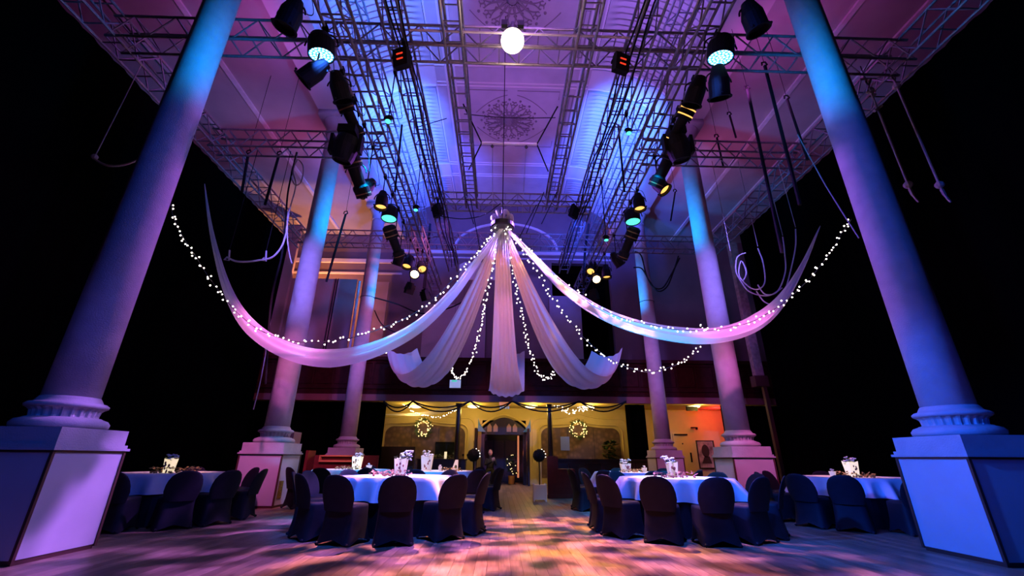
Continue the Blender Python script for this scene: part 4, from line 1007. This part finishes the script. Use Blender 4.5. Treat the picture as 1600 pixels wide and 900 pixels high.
t = thing('pillar_candle', 'cream pillar candle amid the greenery on the left counter', 'candle', (-2.42, 18.45, 1.03)); build('wax', MB().lathe([(.05, 0), (.05, .26)], 12), 'candle', t); build('wick', MB().tube([(0, 0, .26), (0, 0, .29)], .004, 4), 'black', t)
for i, (x, y) in enumerate(((-1.55, 18.6), (-1.72, 18.5))):
    o = build('wine_glass', MB().lathe([(.035, 0), (.006, .01), (.006, .09), (.035, .13), (.03, .19)], 10, cap=False), 'glass', loc=(x, y, 1.02)); tag(o, ('left', 'right')[1-i]+' wine glass at the end of the left counter', 'glass')
t = thing('grey_speaker', 'tall pale grey cabinet standing left of the back left column', 'speaker', (-6.55, 13.6, 0))
build('cabinet', MB().box((-.25, -.2, .9), (.25, .3, 1.75)), 'wallp', t); build('stand', MB().box((-.22, -.15, 0), (.22, .25, .9)), 'black', t)
t = thing('upright_plant', 'dark feathery plant in front of the right patterned panel', 'plant', (4.55, 19.6, 0))
build('pot', MB().lathe([(.16, 0), (.2, .35)], 14), 'darkwood', t); m_ = MB(); leafy(m_, (0, 0, .5), 200, .3, .2, random.Random(8), 4.2); build('foliage', m_, 'leaf', t)

# person sitting in the doorway
def person(loc):
    t = thing('person', 'person in black sitting beyond the doorway with hands raised together', 'person', loc)
    J = {'pel': (0, 0, .50, .15), 'ch': (.0, .02, .80, .155), 'nk': (0, 0, 1.02, .06), 'hd': (0, -.02, 1.10, .05),
         'sl': (-.18, .02, .95, .06), 'el': (-.20, -.16, .72, .045), 'wl': (.10, -.34, .86, .03), 'sr': (.18, .02, .95, .06), 'er': (.24, -.16, .72, .045), 'wr': (.16, -.34, .88, .03),
         'kl': (-.12, -.45, .50, .075), 'al': (-.13, -.45, .08, .045), 'tl': (-.13, -.60, .04, .035), 'kr': (.12, -.45, .50, .075), 'ar': (.13, -.45, .08, .045), 'tr': (.13, -.60, .04, .035)}
    E_ = [('pel', 'ch'), ('ch', 'nk'), ('nk', 'hd'), ('ch', 'sl'), ('sl', 'el'), ('el', 'wl'), ('ch', 'sr'), ('sr', 'er'), ('er', 'wr'), ('pel', 'kl'), ('kl', 'al'), ('al', 'tl'), ('pel', 'kr'), ('kr', 'ar'), ('ar', 'tr')]
    def skin(name, J, E_, mt, root):
        ks = list(J); me = bpy.data.meshes.new(name); me.from_pydata([J[k][:3] for k in ks], [(ks.index(a), ks.index(b)) for a, b in E_], []); me.materials.append(M[mt])
        o = link(name, me, t); sk = o.modifiers.new('skin', 'SKIN')
        for k, sv in zip(ks, me.skin_vertices[0].data): sv.radius = (J[k][3], J[k][3]); sv.use_root = (k == root)
        o.modifiers.new('sub', 'SUBSURF').levels = 2; o.modifiers['sub'].render_levels = 2; return o
    skin('body', J, E_, 'cloth', 'pel')
    hd = MB()
    n, k = 20, 16; hd.ball((0, -.03, 1.20), .1, n, k, (.80, .95, 1.22))
    hd.ball((0, -.135, 1.185), .018, 6, 5, (.8, 1, 1.4))
    for s_ in (-1, 1): hd.ball((s_*.082, -.02, 1.19), .022, 6, 5, (.4, 1, 1.3))
    h_ = build('head', hd, 'skin', t, smooth=True)
    for s_ in (-1, 1): build('eye', MB().ball((s_*.03, -.12, 1.21), .010, 6, 5), 'white', h_)
    build('mouth', MB().ball((0, -.122, 1.13), .02, 6, 4, (1, .3, .3)), 'berry', h_)
    build('hair', MB().ball((0, -.005, 1.235), .1, 16, 10, (.86, .98, 1.0)), 'hair', t, smooth=True)
    for s_, wx, wz in ((-1, .10, .86), (1, .16, .88)):
        Jh = {'w': (wx, -.34, wz, .024), 'p': (wx+.0, -.38, wz+.06, .03)}; Eh = [('w', 'p')]
        for f in range(4):
            bx = wx-.027+.018*f; l_ = (.045, .055, .05, .038)[f]
            Jh['a%d' % f] = (bx, -.39, wz+.09, .0095); Jh['b%d' % f] = (bx-.004*s_, -.385, wz+.09+l_*.6, .009); Jh['c%d' % f] = (bx-.012*s_, -.365, wz+.09+l_, .008)
            Eh += [('p', 'a%d' % f), ('a%d' % f, 'b%d' % f), ('b%d' % f, 'c%d' % f)]
        Jh['t1'] = (wx-s_*.035, -.39, wz+.055, .010); Jh['t2'] = (wx-s_*.05, -.395, wz+.085, .009); Eh += [('p', 't1'), ('t1', 't2')]
        skin('hand', Jh, Eh, 'skin', 'w')
    return t
p = person((-.66, 20.35, 0.0)); p.scale = (1.08,)*3
st = thing('stool', 'dark stool the person in the doorway sits on', 'stool', (-.66, 20.42, 0)); build('seat', MB().lathe([(.19, .34), (.19, .38)], 16), 'darkwood', st)
for k in range(4): build('leg', MB().tube([(.14*cos(k*pi/2+.78), .14*sin(k*pi/2+.78), 0), (.11*cos(k*pi/2+.78), .11*sin(k*pi/2+.78), .34)], .018, 5), 'darkwood', st)
spot((.1, 19.6, 2.0), (-.66, 20.3, 1.1), (1, .35, .12), 30, 30, .5, .05)

# ------------------------------------------------------------------ ropes, trapezes, poles, cables
def cable(name, label, pts, r, mt='rubber', cat='cable', n=8, grp=None):
    o = build(name, MB().tube(spline(pts, n), r, 5), mt); return tag(o, label, cat, grp)
def knot_rope(px0, py0, px1, py1, Y, label):
    a, b = at(px0, py0, Y=Y), at(px1, py1, Y=Y); b.x = a.x+.02
    t = thing('knotted_rope', label, 'rope', a)
    build('rope', MB().tube([(0, 0, -.0), (0, 0, b.z-a.z)], .022, 6), 'rope', t)
    build('top_knot', MB().ball((0, 0, -.12), .075, 8, 6).tube([(0, 0, 0), (.05, 0, .12), (0, 0, .2), (-.04, 0, .1), (0, 0, 0)], .018, 5), 'rope', t)
    build('end_knot', MB().ball((0, 0, b.z-a.z+.1), .075, 8, 6), 'rope', t)
    build('frayed_tail', MB().tube(spline([(0, 0, b.z-a.z), (.02, 0, b.z-a.z-.15), (.07, 0, b.z-a.z-.28)], 4), [.03]*4+[.02]*4+[.012], 5), 'rope', t)
    build('upper_strop', MB().tube([(0, 0, 0), (0, 0, max(.3, 8.9-a.z))], .01, 4), 'rubber', t)
knot_rope(1357, 135, 1428, 296, 6.5, 'left knotted white trapeze rope beside the near right column')
knot_rope(1398, 128, 1474, 296, 6.5, 'right knotted white trapeze rope beside the near right column')
bk = thing('trapeze_bracket', 'bent pale steel bracket on top of the left trapeze rope', 'bracket', at(1345, 130, Y=6.5))
build('arm', MB().tube([(0, 0, .1), (.25, 0, .12), (.05, 0, -.25), (.22, 0, -.32)], .028, 5), 'rib', bk); build('peg', MB().tube([(.05, 0, -.75), (.25, 0, -.6)], .03, 6), 'rib', bk)
t = thing('trapeze_bar', 'curved blue-lit trapeze bar at the left edge, behind the near left column', 'trapeze', at(148, 245, Y=6.7))
a = at(148, 245, Y=6.7); build('bar', MB().tube(spline([at(x, y, Y=6.7)-a for x, y in ((144, 243), (150, 250), (170, 259), (200, 256), (235, 240))], 5), .02, 6), 'rope', t)
build('rope', MB().tube([(0, 0, 0), (.1, 0, 8.62-a.z)], .009, 4), 'rope', t); build('knot', MB().ball((0, 0, 0), .055, 8, 6), 'rope', t)
t = thing('trapeze_bar', 'pale hooped trapeze rope left of the middle left column', 'trapeze', at(355, 404, Y=9.35))
a = at(355, 404, Y=9.35); build('bar', MB().tube(spline([at(x, y, Y=9.35)-a for x, y in ((355, 402), (368, 408), (385, 409), (402, 407), (425, 402), (440, 385), (447, 365))], 5), .022, 6), 'rope', t)
for q in (0, .87): build('rope', MB().tube([(q, 0, .02), (q, 0, 8.62-a.z)], .008, 4), 'rubber', t); build('knot', MB().tube([(q, 0, .05), (q-.06, 0, -.03), (q+.05, 0, -.05), (q, 0, .22)], .02, 5), 'rope', t)
def top_z(x):
    x = abs(x)
    if x > 6.24: return 11.56
    if x > 5.25: return 11.41
    a = math.acos(max(0, 1-(min(1, (5.25-x)/2.45))**(1/.85))); return 12.2+1.4*sin(a)+.03
# drop poles from trusses
for i, (x0, y0, x1, y1, Y, lab) in enumerate(((436, 242, 414, 320, 9.6, 'thick black drop pole under the left aisle truss, right one'), (388, 240, 378, 300, 9.6, 'thick black drop pole under the left aisle truss, left one'),
        (540, 335, 510, 440, 12, 'thin black boom pole right of the middle left column'), (1195, 103, 1250, 320, 7.0, 'long black drop pole under the right aisle truss, right one'), (1168, 140, 1222, 395, 7.6, 'long black drop pole hooked over the right aisle, left one'),
        (1230, 155, 1262, 250, 7.6, 'short black boom with claw beside the near right column'), (1140, 180, 1150, 215, 9.8, 'short black hanger stub, upper, on the right aisle ceiling'), (1120, 215, 1130, 260, 9.8, 'short black hanger stub, lower, at the right aisle truss'), (1055, 300, 1048, 345, 13, 'black hanger stub left of the middle right column'))):
    a, b = at(x0, y0, Y=Y), at(x1, y1, Y=Y)
    t = thing('drop_pole', lab, 'pole', a); build('pole', MB().tube([(0, 0, 0), b-a], .035 if i < 5 else .028, 7), 'rubber', t); build('hook_clamp', MB().tube([(-.06, 0, .02), (-.05, 0, .1), (.03, 0, .12), (.06, 0, .04), (0, 0, 0)], .02, 5), 'black', t)
    build('hanging_wire', MB().tube([(0, 0, .1), (0, 0, top_z(a.x)-a.z)], .006, 4), 'rubber', t)
# cable bundles
grp = 'loops of cable'
cable('coiled_cable', 'coil of grey cable hanging left of the middle left column', [V((at(462, 250, Y=9.4).x, 9.4, 8.62))]+[at(x, y, Y=9.4) for x, y in ((462, 250), (455, 270), (460, 288), (470, 285), (474, 262), (465, 250), (458, 268), (462, 290), (452, 330), (446, 372))], .018, 'rope', grp=grp)
cable('hanging_cable', 'black cable dropping beside the coil left of the middle left column', [V((at(458, 262, Y=9.4).x, 9.4, 8.62))]+[at(x, y, Y=9.4) for x, y in ((458, 262), (450, 300), (446, 345), (440, 400), (424, 470), (415, 600))], .022, grp=grp)
cable('hanging_cable', 'blue-lit cable curving down left of the middle left column', [at(x, y, Y=9.4) for x, y in ((450, 330), (449, 370), (452, 395), (456, 412))], .014, 'rope', grp=grp)
cable('hanging_cable', 'thin grey line down the left screen panel edge to the balcony', [at(x, y, Y=14.9) for x, y in ((440, 380), (432, 430), (420, 520), (408, 590), (396, 640))], .02, 'rope', grp=grp)
cable('hanging_cable', 'dark cable drooping from the back left column across the wall', [at(x, y, Y=16.7) for x, y in ((585, 465), (620, 475), (660, 490), (700, 482), (730, 468))], .03, grp=grp)
cable('hanging_cable', 'dark cable slanting down behind the back left column', [at(x, y, Y=16.7) for x, y in ((585, 485), (600, 510), (640, 528))], .025, grp=grp)
cable('hanging_cable', 'lower dark cable loop in front of the back right column', [at(x, y, Y=15.8) for x, y in ((990, 418), (1003, 420), (1015, 440), (1028, 455), (1042, 448), (1052, 425), (1060, 400))], .03, grp=grp)
cable('hanging_cable', 'upper dark cable loop in front of the back right column', [at(x, y, Y=15.8) for x, y in ((992, 393), (1002, 400), (1010, 430), (1020, 448), (1035, 450), (1048, 430), (1062, 403))], .03, grp=grp)
for i, pts in enumerate((((1165, 395), (1152, 402), (1150, 425), (1160, 438), (1166, 425), (1158, 408), (1155, 430), (1170, 448), (1185, 452), (1195, 440), (1192, 410), (1184, 388)),
                         ((1184, 445), (1196, 460), (1215, 455), (1227, 425), (1226, 395), (1223, 370)),
                         ((1182, 455), (1195, 472), (1212, 474), (1226, 455), (1236, 420), (1243, 385), (1243, 358)),
                         ((1152, 430), (1170, 455), (1200, 462), (1222, 450)))):
    cable('looped_rope', 'pale looped rope beside the middle right column, ' + ('coiled at the left', 'middle hanging loop', 'long outer loop', 'thin shallow loop')[i], [at(x, y, Y=9.45) for x, y in pts], .016, 'rope', 'rope', grp='looped ropes by the right drape')
for i, (x, y0, y1) in enumerate(((1223, 368, 300), (1243, 355, 250), (1141, 392, 358), (1184, 385, 320))):
    a, b = at(x, y0, Y=9.45), at(x, y1, Y=9.45); cable('rope_strop', 'thin line above the looped ropes, ' + ('second from the right', 'rightmost', 'leftmost, ending in a pale shackle', 'second from the left')[i], [a, (a+V((a.x*0, 0, 8.6)))*.5+V((a.x*.5, a.y*.5, 0))-V((a.x*0, 0, 0)) if False else V((a.x, a.y, (a.z+8.7)/2)), V((a.x, a.y, 8.7))], .008, 'rope', 'rope', n=2)
cable('guy_line', 'thin straight wire slanting down to the near right column', [at(1246, 210, Y=7.4), at(1290, 290, Y=7.2), at(1342, 372, Y=7.0)], .011, 'rope', 'wire', n=2)
cable('guy_line', 'dark wire crossing the centre ceiling between the ladder trusses', [at(725, 178, Y=9), at(790, 184, Y=9), at(868, 184, Y=9)], .012, 'rubber', 'wire', n=3)
cable('guy_line', 'dark wire with glints left of the centre trusses', [at(648, 200, Y=9), at(698, 185, Y=9)], .012, 'rubber', 'wire', n=3)
cable('hanging_cable', 'slack black cable from the far left truss to the hub', [at(680, 336, Y=10.5), at(720, 342, Y=10), at(755, 336, Y=9.5), at(782, 318, Y=9)], .014, grp=grp)
for i, (a_, b_) in enumerate((((725, 300), (740, 350)), ((735, 310), (752, 400)), ((850, 300), (822, 365)), ((838, 320), (812, 370)), ((870, 300), (846, 350)))):
    cable('bridle_line', 'thin black line near the hub, %s' % ('left outer', 'left inner', 'right middle', 'right inner', 'right outer')[i], [at(*a_, Y=11.5), at(*b_, Y=11.5)], .014, 'rubber', 'wire', n=1)
for s, nm_ in ((-1, 'left'), (1, 'right')):   # cable bundles lying along the inner trusses
    for k in range(3):
        pts = [(s*(2.15+.1*k)+.04*sin(j*1.7+k), 3+j*1.1, H-.05-.03*k+.05*sin(j*2.3+k)) for j in range(13)]
        cable('truss_cable', '%s cable strapped along the inner %s truss' % (('inside', 'middle', 'outside')[k], nm_), [V(p) for p in pts], .018, 'rubber', grp='cables strapped to trusses')
    cable('hanging_cable', 'thick black cable bundle dropping at the far end of the %s trusses' % nm_, [at(800+s*120 if s > 0 else 672, 350, Y=15), at(800+s*114 if s > 0 else 668, 395, Y=15), at(800+s*112 if s > 0 else 662, 450, Y=15)], .05, grp=grp)
    cable('hanging_cable', 'black safety pole leaning between %s trusses' % nm_, [at(628 if s < 0 else 966, 195, Y=9), at(617 if s < 0 else 976, 300, Y=9.2)], .028, grp=grp, n=1)
# timber post and bracket by the right drape
t = thing('timber_post', 'tall weathered timber post at the end of the right black drape', 'post', (8.3, 14.0, 3.3))
build('upright', MB().box((-.14, -.1, 0), (.14, .1, 5.3)), mat('weathered_timber', (.35, .22, .2), .8, noise=.5, nscale=8), t)
build('base_block', MB().box((-.22, -.14, .0), (.22, .14, .35)), 'edge', t); build('lower_leg', MB().box((.05, -.06, -3.3), (.17, .06, 0)), 'edge', t)
t = thing('timber_post', 'narrow red-lit wall return at the end of the left black drape', 'post', (-9.9, 17.74, 4.92))
build('upright', MB().box((-.35, -.08, 0), (.25, .08, 6.2)), 'wallp', t); build('base_block', MB().box((-.4, -.1, 0), (.3, .1, .25)), 'edge', t)
